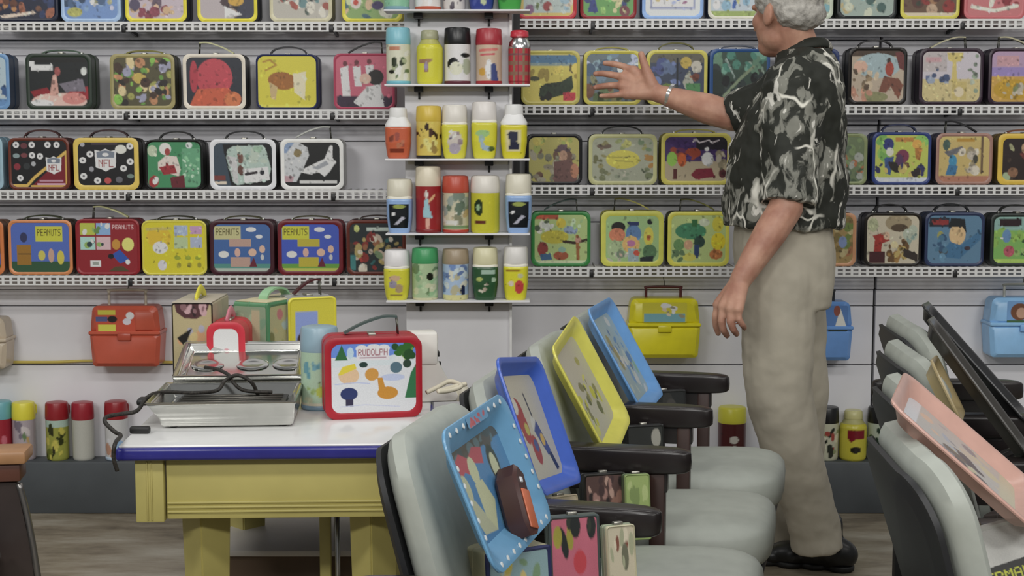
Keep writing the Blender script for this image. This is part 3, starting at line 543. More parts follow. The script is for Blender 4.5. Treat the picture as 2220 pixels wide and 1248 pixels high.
B('R', 3, 2146, 2274, 463, '0f1412', '1c2420', ('a', '101210'), '6f9c54', [('r', 0, 0, 1, .3, '7c9c94'), ('r', .12, .06, .52, .22, '241418'), ('b', 0, .3, 1, .6, 14, .07, ['88ac54', '7ca050', 'c4ccb0']), ('e', .25, .42, .08, .14, '5c7ca0'), ('e', .3, .74, .1, .12, '9c4c58'), ('b', .4, .5, 1, .8, 12, .06, ['2c4c2c', '1c2c24', '84a060']), ('r', 0, .9, 1, 1, '98b45c')], 'black lunch box with a green football field picture, rightmost on the lowest shelf')

# ------------------------------------------------------------------ vacuum flasks
def lathe(name, prof, m, parent, seg=40, n=2.0, rot=0.0, cols=None, x=0.0, y=0.0):
    """prof: list of (r, z); n>2 gives a rounded-square section"""
    v, f = [], []
    for r, z in prof:
        for k in range(seg):
            a = 2 * math.pi * k / seg - math.pi / 2
            ca, sa = math.cos(a), math.sin(a); q = 1.0 if n == 2 else (abs(ca) ** n + abs(sa) ** n) ** (-1 / n)
            v.append((x + r * q * ca, y + r * q * sa, z))
    M = len(prof)
    for j in range(M - 1):
        for k in range(seg):
            f.append((j * seg + k, j * seg + (k + 1) % seg, (j + 1) * seg + (k + 1) % seg, (j + 1) * seg + k))
    f.append(tuple(range(seg))[::-1]); f.append(tuple((M - 1) * seg + k for k in range(seg)))
    o = mesh(name, v, f, m, parent, True, cols)
    try:
        o.data.set_sharp_from_angle(angle=math.radians(50))
    except Exception:
        pass
    return o


def resample(prof, M):
    d = [0]
    for a, b in zip(prof, prof[1:]):
        d.append(d[-1] + math.hypot(b[0] - a[0], b[1] - a[1]))
    s = np.linspace(0, d[-1], M)
    return list(zip(np.interp(s, d, [p[0] for p in prof]), np.interp(s, d, [p[1] for p in prof])))


def flask(loc, hh, R, kind, cap, bg, ops, base, label, group, rz=0.0, seed=1, neck='c8c4b8', grip=True):
    t = thing('vacuum_flask', label, 'flask', loc, rz, group)
    n = 3.6 if kind[0] == 'p' else 2.0
    bt = {'m': .70, 'p': .63, 'po': .62, 'o': .74, 'd': .66}[kind]
    if kind[0] == 'p':
        prof = [(R * .68, 0), (R * .76, .008), (R * .8, .02), (R * .88, hh * .3), (R * .9, hh * bt * .95), (R * .86, hh * bt)]
    elif kind == 'o':
        prof = [(R * .86, 0), (R * .95, .006), (R * .97, .02), (R * .98, hh * bt * .9), (R * .9, hh * bt * .97), (R * .82, hh * bt)]
    else:
        prof = [(R * .88, 0), (R * .94, .004), (R * .96, .01), (R * .97, hh * bt)]
    M, seg = 56, 56
    pr = resample(prof, M)
    I = paint(56, M, bg, ops, seed, 26 if len(ops) > 1 and kind != 'd' else 0)
    cols = np.zeros((M, seg, 3))
    zmax = prof[-1][1]
    for j, (r, z) in enumerate(pr):
        row = min(M - 1, int((1 - z / zmax) * (M - 1)))
        for k in range(seg):
            a = 2 * math.pi * k / seg
            u = .5 + .5 * math.sin(a)
            cols[j, k] = I[row, min(55, int(u * 55))] if math.cos(a) > -.2 else alb(bg)
    lathe('body', pr, PRINTG, t, seg, n, 0, cols.reshape(-1, 3))
    if base:
        lathe('base_ring', [(R * .9, -.0005 + .0005), (R * .985, .003), (R * .985, hh * .055), (R * .96, hh * .06)], mat(base, .35), t, 40, n)
    zc = hh * bt
    cm = mat(cap, .32, 0, .04)
    if kind == 'm':
        lathe('cup', [(R * .97, zc), (R * 1.0, zc + .004), (R * .99, zc + hh * .1), (R * .955, hh * .965), (R * .9, hh * .99), (R * .7, hh)], cm, t)
    elif kind == 'p':
        lathe('neck', [(R * .88, zc), (R * .88, zc + hh * .03), (R * .8, zc + hh * .05)], mat(neck, .4), t, 40, 3.2)
        lathe('cup', [(R * .86, zc + hh * .045), (R * .87, zc + hh * .06), (R * .84, hh * .96), (R * .78, hh * .99), (R * .5, hh)], cm, t, 40, 2.4)
    elif kind == 'po':
        lathe('neck', [(R * .9, zc), (R * .9, zc + hh * .05), (R * .6, zc + hh * .19)], mat(cap, .4), t, 40, 2.8)
        lathe('stopper', [(R * .62, zc + hh * .18), (R * .64, zc + hh * .2), (R * .6, hh * .98), (R * .5, hh)], cm, t)
    elif kind == 'o':
        lathe('neck', [(R * .82, zc), (R * .68, zc + hh * .06), (R * .62, zc + hh * .1)], mat(neck, .4), t)
        lathe('stopper', [(R * .66, zc + hh * .09), (R * .68, zc + hh * .11), (R * .64, hh * .97), (R * .55, hh)], cm, t)
    else:
        lathe('neck', [(R * .97, zc), (R * .97, zc + hh * .03), (R * .9, zc + hh * .12), (R * .62, zc + hh * .22)], mat('b8bab8', .18, 1), t)
        lathe('stopper', [(R * .62, zc + hh * .2), (R * .8, zc + hh * .22), (R * .78, hh * .97), (R * .6, hh)], cm, t)
    if grip and kind in ('m', 'p'):
        z0, z1 = hh * (bt + .07), hh * .93
        hc_ = lambda q, z: (R * q * .62, R * q * .78, z)
        tube('cup_handle', spline([hc_(.85, z1), hc_(1.22, z1 - .004), hc_(1.25, (z0 + z1) / 2), hc_(1.2, z0), hc_(.85, z0 - .002)], 4), .003, cm, t, 6)
    return t


# stand of thin shelves in front of the wall
YS = 4.44
ST_Y = (20, 182, 344, 506, 652)
sx0, sx1 = P(878, 300, 4.49).x, P(1110, 300, 4.49).x
stand = thing('flask_stand', 'white display stand with five thin shelves of flasks', 'display stand', ((sx0 + sx1) / 2, 4.49, 0))
shw = (sx1 - sx0) / 2
SM = mat((.78, .775, .80), .45, 0, .03, 8)
box('backboard', -shw, shw - .004, 0, .018, 0, 2.2, SM, stand, .002)
box('edge_strip', shw - .008, shw, -.014, .02, .2, 2.2, mat('cccbc8', .4), stand, .001)
lx0, lx1 = P(834, 300, 4.39).x - stand.location.x, P(1149, 300, 4.39).x - stand.location.x
ST_Z = []
for i, y in enumerate(ST_Y):
    z = P(990, y, 4.39).z; ST_Z.append(z)
    o = box('stand_shelf', lx0, lx1, -.1, -.001, z - .0055, z, SM, stand, .001)
    for px in (908, 1060):
        x = P(px, 300, 4.45).x - stand.location.x
        box('clip', x - .013, x + .013, -.05, -.001, z - .022, z - .0058, BLK, o, .002)
        box('clip_stem', x - .003, x + .003, -.008, -.001, z - .042, z - .022, BLK, o, .001)
    box('cleat', -shw + .01, shw - .012, -.02, -.001, z - .018, z - .0058, mat('9c988c', .5), o, .001)


def sflask(row, cx, w, top, kind, cap, bg, ops, base, label, **k):
    z = ST_Z[row] + .0003; Y = 4.39 + .05
    a = P(cx, ST_Y[row], Y); sc = (P(cx + 100, ST_Y[row], Y).x - a.x) / 100
    hh = P(cx, top, Y).z - z
    flask((a.x, Y, z), hh, w * sc / 2 * (1.08 if kind[0] == 'p' else 1.0), kind, cap, bg, ops, base, label, 'flasks on the white display stand', seed=row * 9 + cx, **k)


CR, WH = 'c0bcae', 'c8c8c6'
sflask(0, 860, 58, -100, 'm', '5c8c98', 'c4c8c4', [('r', 0, .6, 1, .9, '7aa88c'), ('r', 0, .9, 1, 1, '6c8c98')], '6a8a94', 'teal and white flask at the left end of the topmost stand shelf')
sflask(0, 928, 58, -100, 'm', K, 'c4c0bc', [('b', 0, .3, 1, .95, 16, .12, ['17171a', '2c2a2c', 'd0ccc8'])], '9c4a34', 'black and white flask with rust base on the topmost stand shelf')
sflask(0, 985, 50, -100, 'm', 'c0bcb8', 'b8b4b0', [('b', 0, .5, 1, .9, 8, .1, ['4a444c', '8a8484'])], None, 'pale grey flask in the middle of the topmost stand shelf', grip=False)
sflask(0, 1044, 60, -100, 'p', WH, '2c3878', [('b', .2, .5, .8, .9, 6, .1, ['46508c', 'a8b090'])], None, 'dark blue flask on the topmost stand shelf')
sflask(0, 1105, 58, -100, 'p', WH, '3f8c40', [('b', .2, .4, .8, .8, 5, .1, ['5ca450', '2c6c30'])], None, 'green flask at the right end of the topmost stand shelf')
sflask(1, 864, 54, 60, 'm', '6ea0ac', 'c0c0ac', [('r', .15, .06, .6, .16, 'a8745c'), ('b', .3, .2, .95, .85, 16, .09, ['98a080', '5c6c4c', 'd0d0c0', '2c3424']), ('e', .25, .68, .12, .05, '1c1c14')], '5f98a4', 'white flask with pale teal cup and base, on the second stand shelf')
sflask(1, 932, 58, 66, 'o', '8a8a70', 'bcb83c', [('p', [(.1, .38), (.6, .36), (.6, .42), (.46, .46), (.46, .7), (.3, .7), (.3, .46), (.1, .46)], '8a6a50'), ('e', .38, .55, .06, .12, '8c84a0')], None, 'round shouldered yellow flask without its cup, on the second stand shelf', neck='9a9858')
sflask(1, 992, 58, 60, 'm', '17181a', 'c8c6c6', [('e', .35, .5, .22, .16, '16181a'), ('e', .45, .6, .26, .16, 'c4c4b0'), ('e', .8, .28, .16, .06, '17181a'), ('e', .85, .55, .15, .2, '9aa08c'), ('l', [(.2, .7), (.45, .88)], .07, 'd4d2cc')], '4c1c28', 'white and black flask with black cup, on the second stand shelf')
sflask(1, 1060, 58, 62, 'm', '8c2c34', 'b4a08c', [('l', [(.15, .15), (.8, .12)], .07, 'b86a64'), ('l', [(.2, .26), (.7, .24)], .05, 'b0585c'), ('e', .5, .62, .13, .25, 'ccccd4'), ('p', [(.55, .5), (.75, .45), (.85, .9), (.6, .95)], '3c4470'), ('e', .25, .68, .13, .1, 'b48c40')], '8c242a', 'tan flask with dark red cup and base, on the second stand shelf')
sflask(1, 1126, 50, 66, 'd', 'a02c38', '9c3038', [('r', .2, 0, .3, 1, '7a6a54'), ('r', .62, 0, .72, 1, '7a6a54'), ('r', 0, .14, 1, .2, '70484a'), ('r', 0, .36, 1, .46, '7c5c4c'), ('r', 0, .64, 1, .74, '7c5c4c'), ('r', .42, 0, .46, 1, '6c1c26'), ('r', .86, 0, .9, 1, '6c1c26'), ('r', .0, .9, 1, .94, '6c1c26')], None, 'red tartan flask with chrome neck and red stopper, on the second stand shelf')
sflask(2, 864, 58, 233, 'po', WH, 'b0583c', [('b', .25, .1, .7, .6, 7, .09, ['70382a', '8c4a40', 'a86a50']), ('r', .2, .68, .75, .8, '6c2c1c')], None, 'rusty orange flask with white neck, on the third stand shelf')
sflask(2, 930, 56, 229, 'm', 'b49c40', 'c0ac58', [('b', .0, .12, 1, .5, 14, .1, ['2c1c14', '3c2418', 'c4b05c']), ('b', .1, .5, .9, .75, 8, .1, ['d0c078', '8a7440'])], '15171a', 'amber flask with dark figures and black base, on the third stand shelf')
sflask(2, 986, 58, 227, 'p', 'bcb8b0', 'c0bc44', [('e', .52, .5, .25, .32, 'b8b0a8'), ('e', .5, .7, .22, .16, '9c94a0'), ('b', .35, .2, .7, .6, 7, .08, ['5c5468', 'd0c8c0', '8a7c80'])], None, 'yellow flask with grey patch and cream cup, middle of the third stand shelf')
sflask(2, 1050, 58, 220, 'p', 'bcb8b4', 'c0bc3c', [('e', .45, .3, .24, .1, '8cae74'), ('e', .4, .45, .1, .12, '8aa498'), ('l', [(.4, .5), (.45, .68), (.7, .72)], .14, '94a8b4'), ('e', .75, .72, .1, .07, '4a5c30')], None, 'yellow flask with green and grey curl and white cup, on the third stand shelf')
sflask(2, 1114, 60, 226, 'po', WH, 'c0b830', [('r', .22, .14, .72, .78, 'c0b890'), ('p', [(.28, .3), (.36, .18), (.62, .2), (.6, .5), (.7, .6), (.66, .72), (.3, .72), (.36, .5)], '26283c')], None, 'yellow flask with navy patch and white neck, right end of the third stand shelf')
sflask(3, 867, 58, 387, 'p', 'b8b4a4', '84a0cc', [('r', .16, .14, .8, .84, '0f1418'), ('e', .5, .22, .22, .07, '8a944c'), ('e', .3, .44, .07, .05, 'd4d4d4'), ('p', [(.3, .74), (.62, .5), (.72, .56), (.45, .74)], 'a8a8b4')], None, 'light blue flask with black picture square, left end of the fourth stand shelf')
sflask(3, 929, 56, 360, 'm', 'c0b8a4', '882426', [('p', [(.3, .65), (.36, .3), (.5, .26), (.56, .45), (.68, .68)], '8fb4bc'), ('e', .44, .18, .06, .09, 'd0ccc0'), ('p', [(.42, .68), (.56, .68), (.54, .95), (.44, .95)], 'c89c8c'), ('l', [(.55, .32), (.75, .2)], .06, 'c89c74')], '6c1a1c', 'tall red flask with cream cup and blue dressed figure, on the fourth stand shelf')
sflask(3, 988, 58, 380, 'm', 'a04434', 'b4b098', [('b', 0, .05, 1, .45, 14, .12, ['707c70', '5c6c5c', '8a948c']), ('b', 0, .45, 1, .7, 12, .1, ['c0b8a0', 'a89470', '7c7c64', 'd0ccbc']), ('r', .1, .68, .6, .78, 'c4c4bc'), ('r', 0, .8, 1, .88, '6c8460'), ('r', 0, .88, 1, 1, 'c4b898')], '94342c', 'flask with rust red cup and grey-green landscape, on the fourth stand shelf')
sflask(3, 1052, 64, 380, 'm', 'c0bcb4', 'b4b034', [('e', .28, .36, .15, .2, '1c2c14'), ('e', .26, .36, .07, .08, '8aa880'), ('r', .15, .68, .5, .76, '58281c')], None, 'yellow flask with a dark green roundel and cream cup, on the fourth stand shelf')
sflask(3, 1124, 60, 376, 'p', 'bcb8a8', '84a0cc', [('r', .16, .14, .8, .84, '0f1418'), ('e', .5, .22, .22, .07, '8a944c'), ('e', .3, .44, .07, .05, 'd4d4d4'), ('p', [(.3, .74), (.62, .5), (.72, .56), (.45, .74)], 'a8a8b4')], None, 'light blue flask with black picture square, right end of the fourth stand shelf')
sflask(4, 861, 58, 540, 'p', 'c4c2c2', 'c0bc3c', [('e', .45, .3, .2, .1, 'b89c80'), ('e', .38, .5, .14, .12, '8a8494'), ('e', .6, .62, .15, .14, 'a08c6c'), ('r', .25, .8, .75, .86, '8a7c40')], None, 'yellow flask with mauve patch and white cup, left end of the lowest stand shelf')
sflask(4, 922, 58, 536, 'm', '3c8454', '9cb08c', [('b', 0, .05, 1, .9, 22, .12, ['a8bc98', '7c9c74', '8aac84', 'b8bc9c', '647c58']), ('e', .7, .35, .12, .11, '16180f'), ('r', 0, .92, 1, 1, 'c0bc9c')], None, 'pale green flask with dark green cup, on the lowest stand shelf')
sflask(4, 988, 58, 538, 'm', '8a7c68', '9cb0c8', [('b', 0, .05, 1, .8, 22, .12, ['b8c4d0', '6c84b0', '5c7098', 'c4c4b4', 'a8a488']), ('e', .78, .72, .08, .15, '16203c'), ('r', 0, .84, 1, 1, 'c0bc88')], None, 'pale blue flask with brown cup, middle of the lowest stand shelf')
sflask(4, 1052, 58, 535, 'p', 'b8b494', '2a4c30', [('r', .36, .07, .8, .2, '94ac9c'), ('e', .78, .38, .07, .07, '98b098'), ('e', .3, .36, .1, .07, '9ca860'), ('b', .3, .4, .6, .75, 6, .06, ['c0bcac', '1c2c1c', 'a89c8c'])], None, 'dark green flask with cream cup, on the lowest stand shelf')
sflask(4, 1118, 56, 533, 'p', 'bcbab6', 'c4c034', [('r', .18, .08, .65, .13, '8a6a24'), ('e', .62, .6, .17, .2, 'b04040'), ('e', .66, .27, .1, .07, 'b0b090'), ('e', .32, .5, .1, .08, 'c8b8a8')], None, 'yellow flask with a red disc and white cup, right end of the lowest stand shelf')


def ledge_flask(cx, w, top, kind, cap, bg, ops, base, label, **k):
    Y = 4.832
    a = P(cx, 985, Y); sc = (P(cx + 100, 985, Y).x - a.x) / 100
    z = zp + .0003
    flask((a.x, Y, z), P(cx, top, Y).z - z, w * sc / 2, kind, cap, bg, ops, base, label, 'flasks standing on the dark ledge', seed=cx + 500, **k)


ledge_flask(4, 50, 868, 'm', '5c9098', '2f6c48', [('r', .45, 0, 1, 1, '8a2430'), ('e', .75, .5, .1, .12, 'b0606c')], None, 'teal capped red and green flask at the left edge on the ledge')
ledge_flask(54, 50, 870, 'm', 'c0b83c', '9c9298', [('b', .1, .1, .9, .95, 14, .1, ['b8b0b0', '6c6470', '5c7450', '303c50', 'a88c5c'])], None, 'yellow capped grey flask on the ledge')
ledge_flask(126, 50, 870, 'm', '7c1c22', '8a8c40', [('r', 0, .0, 1, .18, '9cb0a4'), ('b', .1, .2, .9, .9, 18, .12, ['b0a850', '2c3014', '5c6420', '8c7c38', '1c1c10'])], None, 'dark red capped flask with olive body on the ledge')
ledge_flask(182, 48, 870, 'm', '82202a', 'a8a8a0', [], None, 'plain steel flask with dark red cup on the ledge', grip=False)
ledge_flask(254, 50, 868, 'm', '7c1c22', 'b8b8b8', [('b', .1, .4, .9, .9, 10, .12, ['8aa8c8', 'a8806c', 'c4c4c8'])], 'a0b0c0', 'dark red capped white flask on the ledge beside the table')
ledge_flask(1586, 62, 880, 'm', 'b0ac38', '44181a', [('e', .5, .42, .16, .1, 'b4b0a8'), ('e', .52, .7, .08, .14, 'a8a49c')], None, 'yellow capped dark maroon flask on the ledge beside the man’s leg', grip=False)
ledge_flask(1792, 50, 880, 'm', '121214', 'a8a894', [('b', .2, .2, 1, .9, 16, .11, ['8a3c34', '20241c', 'c0bca8', '7c8460'])], None, 'black capped cream flask on the ledge right of the man’s legs')
ledge_flask(1848, 60, 888, 'o', 'a8a474', 'b0a83c', [('r', .2, .15, .8, .38, '6c1420'), ('p', [(.25, .38), (.5, .38), (.3, .48)], '6c1420'), ('e', .5, .68, .2, .1, '1c1810')], None, 'yellow flask without its cup on the ledge', neck='8f8c5c')
ledge_flask(1903, 48, 880, 'm', '121214', '98a090', [('b', 0, .1, 1, .95, 16, .12, ['2c4430', 'c4c8c0', '5c7450', '1c2c20'])], None, 'black capped green and white flask on the ledge behind the chair backs')


# ------------------------------------------------------------------ plastic dome boxes hung from the lowest shelf
def dome_box(x0, x1, y0, y1, hy, hw, c1, c2, label, sticker, sx, hcol, hook=True):
    Yf = 4.772
    a = P(x0, y1, Yf); b = P(x1, y1, Yf); top = P(x0, y0, Yf).z; w = b.x - a.x; h = top - a.z
    t = thing('plastic_lunch_box', label, 'lunch box', ((a.x + b.x) / 2, Yf, a.z), 0, 'plastic lunch boxes hung on the wall')
    m = mat(c1, .3, 0, .05); d = .1
    lo = [(x * (.94 + .06 * min(1, z / (.5 * h))), z) for x, z in rrect(w, h * .56, .012)]
    prism('lower_shell', lo, 0, d, m, t, .012)
    up = [(x * (1.0 - .09 * max(0, (z) / (.5 * h))), z + h * .545) for x, z in rrect(w, h * .455, .018)]
    prism('lid', up, .002, d - .002, m, t, .014)
    prism('lip', [(x * 1.015, z + h * .53) for x, z in rrect(w, .012, .005)], -.004, d, m, t, .003)
    box('latch', -.022, .022, -.01, .0, h * .44, h * .56, mat(c2, .3), t, .004)
    hz = P(x0, hy, Yf).z - a.z; q = hw / 2 * w
    tube('handle', spline([(-q, d * .5, h - .006), (-q, d * .5, hz - .008), (-q * .9, d * .5, hz), (q * .9, d * .5, hz), (q, d * .5, hz - .008), (q, d * .5, h - .006)], 5), .0045, mat(hcol, .4), t, 8)
    if hook:
        tube('hook', spline([(0, d * .5, hz), (0.004, d * .5, hz + .012), (0, d * .5, hz + .03), (0, d * .5, hz + .05)], 4), .0014, mat('5a5850', .3, .7), t, 6)
    I = paint(64, 44, sticker[0], sticker[1], int(x0) + 5)
    art_panel('sticker', w * sx[2], h * sx[3], .006, .0008, I, t, None, w * sx[0], h * sx[1])
    return t


dome_box(195, 348, 664, 795, 632, .52, 'a04a38', '944030', 'orange plastic lunch box hanging at the left beside the table', ('ac4632', [('r', .06, .0, .5, .22, 'b4ac40'), ('r', .06, .62, .5, .98, 'bcb84c'), ('r', .0, .3, .3, .5, '4c5078'), ('e', .42, .4, .12, .14, '181418'), ('e', .86, .25, .1, .16, 'd0ccd0'), ('e', .78, .5, .1, .14, 'c0bcc4')]), (-.12, .56, .56, .38), 'a8a090')
dome_box(1362, 1518, 648, 776, 625, .48, 'beb626', 'b4ac22', 'bright yellow plastic lunch box hanging left of the man', ('b9b238', [('r', .05, .55, .95, .95, '6c98a0'), ('b', .4, .1, .9, .7, 10, .07, ['d4d0c8', 'c0b4a0', 'c8c8cc', '88846c'])]), (0, .6, .62, .34), '4a1c1c')
dome_box(1700, 1848, 655, 782, 632, .5, '5a80b4', '54789c', 'blue plastic lunch box hanging behind the man', ('4c70a4', [('p', [(.5, .95), (.72, .1), (1, .95)], 'c8c8c0'), ('r', .3, .85, 1, 1, '20302c'), ('e', .6, .2, .12, .2, '7c4438')]), (.22, .5, .4, .44), '15181c')
dome_box(2145, 2300, 646, 775, 620, .5, '7ca4d0', '7098c4', 'sky blue plastic lunch box hanging at the right edge', ('6c94c0', [('e', .35, .45, .25, .35, '6a4430'), ('e', .4, .5, .14, .22, 'b08c78'), ('r', 0, .8, 1, 1, '3c5c3c')]), (-.02, .55, .5, .4), '9c9c94')
dome_box(-140, 14, 690, 800, 655, .5, 'a89c8a', '9a8e7c', 'beige plastic lunch box cut off at the left edge below the shelves', ('a0947c', []), (0, .6, .5, .3), 'a09888')
cb = tag(tube('cable', spline([(P(-300, 784, 4.87).x, 4.871, P(0, 781, 4.87).z), (P(80, 785, 4.87).x, 4.872, P(0, 785, 4.87).z), (P(200, 782, 4.87).x, 4.872, P(0, 782, 4.87).z), (P(420, 786, 4.87).x, 4.871, P(0, 786, 4.87).z)], 6), .005, mat('a8984c', .5)), 'yellow cable running along the wall behind the orange lunch box', 'cable')

# ------------------------------------------------------------------ enamel top table
ZT = .65
A = PZ(248, 967, ZT)
tb = thing('enamel_table', 'small yellow wooden table with blue rimmed white enamel top', 'table', (A.x, A.y, 0), math.radians(2.5))
TW, TD = .605, .93
YEL = mat('9c9358', .45, 0, .07, 9)
ENAM = mat((.74, .74, .73), .18, 0, .03, 12)
BLUE = mat('26266c', .25, 0, .08, 20)
box('enamel_top', .006, TW - .006, .006, TD - .006, ZT - .006, ZT, ENAM, tb, .003)
box('blue_rim', 0, TW, 0, TD, ZT - .030, ZT - .0045, BLUE, tb, .007, seg=3)
za, zb = ZT - .032, ZT - .152
for x in (.032, TW - .087):
    for y in (.03, TD - .085):
        o = box('corner_block', x, x + .055, y - .006, y + .05, zb - .004, za, YEL, tb, .003)
        for q in (.022, .03):
            box('reeding', x + q, x + q + .003, y - .0085, y - .005, zb, za - .003, YEL, o, .0012)
o = box('front_apron', .09, TW - .09, .034, .05, zb, za, YEL, tb, .002)
for q in (.012, .021, .030):
    box('bead', .091, TW - .091, .030, .036, zb + q, zb + q + .005, YEL, o, .002)
box('side_apron', .04, .056, .08, TD - .08, zb, za, YEL, tb, .002)
box('side_apron', TW - .056, TW - .04, .08, TD - .08, zb, za, YEL, tb, .002)
box('back_apron', .09, TW - .09, TD - .05, TD - .034, zb, za, YEL, tb, .002)
for lx in (.148, TW - .12):
    for ly in (.14, TD - .2):
        bm = bmesh.new(); vs = box_bm(bm, -.036, .036, -.036, .036, 0, zb)
        for v in bm.verts:
            if v.co.z < .1:
                v.co.x *= .72; v.co.y *= .72
        bmesh.ops.bevel(bm, geom=bm.edges[:], offset=.003, segments=2, affect='EDGES')
        bmesh.ops.transform(bm, matrix=Matrix.Translation((lx, ly, 0)) @ Matrix.Rotation(math.radians(42), 4, 'Z'), verts=bm.verts)
        from_bm('leg', bm, YEL, tb)
box('centre_post', .35, .375, .42, .45, 0, zb + .02, YEL, tb, .003)
tube('steel_rod', [(.39, .42, 0), (.39, .42, zb + .02)], .006, mat('9a9a98', .25, 1), tb, 10)

# low bench under the table
b0 = PZ(520, 1190, .30); b1 = PZ(760, 1186, .30)
bn = thing('low_bench', 'low brown bench with pale top under the yellow table', 'bench', ((b0.x + b1.x) / 2, b0.y, 0))
wbn = abs(b1.x - b0.x) / 2 + .06
box('bench_top', -wbn, wbn, -.01, .32, .285, .30, mat('a4a09a', .5, 0, .06, 8), bn, .003)
box('bench_body', -wbn + .01, wbn - .01, .0, .31, 0, .285, mat('4c3c2c', .6, 0, .15, 6), bn, .003)

# ------------------------------------------------------------------ things on the table
STEEL = mat('b0b0ac', .16, 1.0, .04, 30)
DK = mat('1a1a1a', .45)


def pan_loft(name, rects, m, parent, M=None):
    """open pan from stacked rectangles (x0,x1,y0,y1,z)"""
    bm = bmesh.new(); R = []
    for x0, x1, y0, y1, z in rects:
        R.append([bm.verts.new(p) for p in ((x0, y0, z), (x1, y0, z), (x1, y1, z), (x0, y1, z))])
    for a, b in zip(R, R[1:]):
        for k in range(4):
            bm.faces.new((a[k], a[(k + 1) % 4], b[(k + 1) % 4], b[k]))
    bm.faces.new(R[0][::-1]); bm.faces.new(R[-1])
    bmesh.ops.bevel(bm, geom=bm.edges[:], offset=.0025, segments=2, affect='EDGES')
    if M is not None:
        bmesh.ops.transform(bm, matrix=M, verts=bm.verts)
    return from_bm(name, bm, m, parent)


g0 = PZ(352, 929, ZT); g1 = PZ(633, 925, ZT)
gr = thing('sandwich_grill', 'open chrome electric sandwich grill with braided cord on the table', 'grill', (g0.x, g0.y, ZT), math.atan2(g1.y - g0.y, g1.x - g0.x))
gw = (g1 - g0).length
pan_loft('base_pan', [(0, gw, .0, .19, .004), (-.004, gw + .004, -.004, .196, .012), (-.004, gw + .004, -.004, .196, .018), (-.026, gw + .008, -.022, .225, .052), (-.03, gw + .010, -.026, .23, .054), (-.03, gw + .010, -.026, .23, .058), (-.018, gw - .004, -.012, .214, .056), (.0, gw - .01, .008, .196, .03)], STEEL, gr)
for fx in (.02, gw - .02):
    for fy in (.02, .17):
        lathe('foot', [(.008, 0), (.009, .002), (.007, .006)], DK, gr, 14, x=fx, y=fy)
box('heating_plate', .012, gw - .02, .02, .19, .031, .036, mat('3a3a3a', .4, .6), gr, .003)
for i in range(6):
    y = .04 + i * .026
    tube('plate_rib', [(.02, y, .037), (gw - .03, y, .037)], .003, mat('55534e', .35, .8), gr, 6)
ML = Matrix.Translation((0, .232, .052)) @ Matrix.Rotation(math.radians(14), 4, 'X')
pan_loft('lid', [(.0, gw, .01, .19, -.012), (-.01, gw + .006, .002, .2, .0), (-.014, gw + .008, .0, .205, .016), (-.014, gw + .008, .0, .205, .019), (.0, gw - .006, .012, .192, .017), (.008, gw - .012, .02, .184, .002)], STEEL, gr, ML)
for px in (.05, .15, .23):
    lathe('lid_dimple', [(.036, .003), (.036, .005), (.03, .0075), (.02, .004)], STEEL, gr, 28).matrix_local = ML @ Matrix.Translation((px, .1, .0)) @ Matrix.Diagonal((1, .9, 1, 1))
box('side_handle', -.062, -.028, .06, .1, .036, .05, DK, gr, .005)
CORD = mat('24211d', .6, 0, .9, 260)
c = lambda px, py, Y: tuple(P(px, py, Y) - Vector((0, 0, 0)))
cord = tube('power_cord', spline([P(560, 858, 3.12), P(545, 828, 3.1), P(515, 813, 3.1), P(488, 825, 3.1), P(470, 846, 3.08), P(420, 851, 3.1), P(350, 850, 3.06), P(318, 862, 3.0), P(297, 890, 2.95), P(262, 897, 2.93), P(232, 903, 2.9), P(228, 915, 2.88), P(248, 935, 2.86), P(262, 944, 2.84), P(250, 960, 2.76), P(246, 990, 2.755), P(254, 1020, 2.76)], 8), .0042, CORD, None, 8)
tag(cord, 'black braided cord looping over the grill and off the table edge', 'cord')
cord2 = tube('power_cord', spline([P(445, 796, 3.2), P(470, 800, 3.16), P(495, 812, 3.13), P(505, 828, 3.1), P(530, 846, 3.1), P(590, 850, 3.12)], 8), .004, CORD, None, 8)
tag(cord2, 'short braided cord lying across the chrome grill lid', 'cord')
pg = tag(box('cord_plug', -.02, .02, -.008, .008, -.007, .007, DK, None, .004), 'black plug at the left of the chrome grill', 'plug')
pg.location = P(303, 905, 2.9); pg.location.z = ZT + .0075

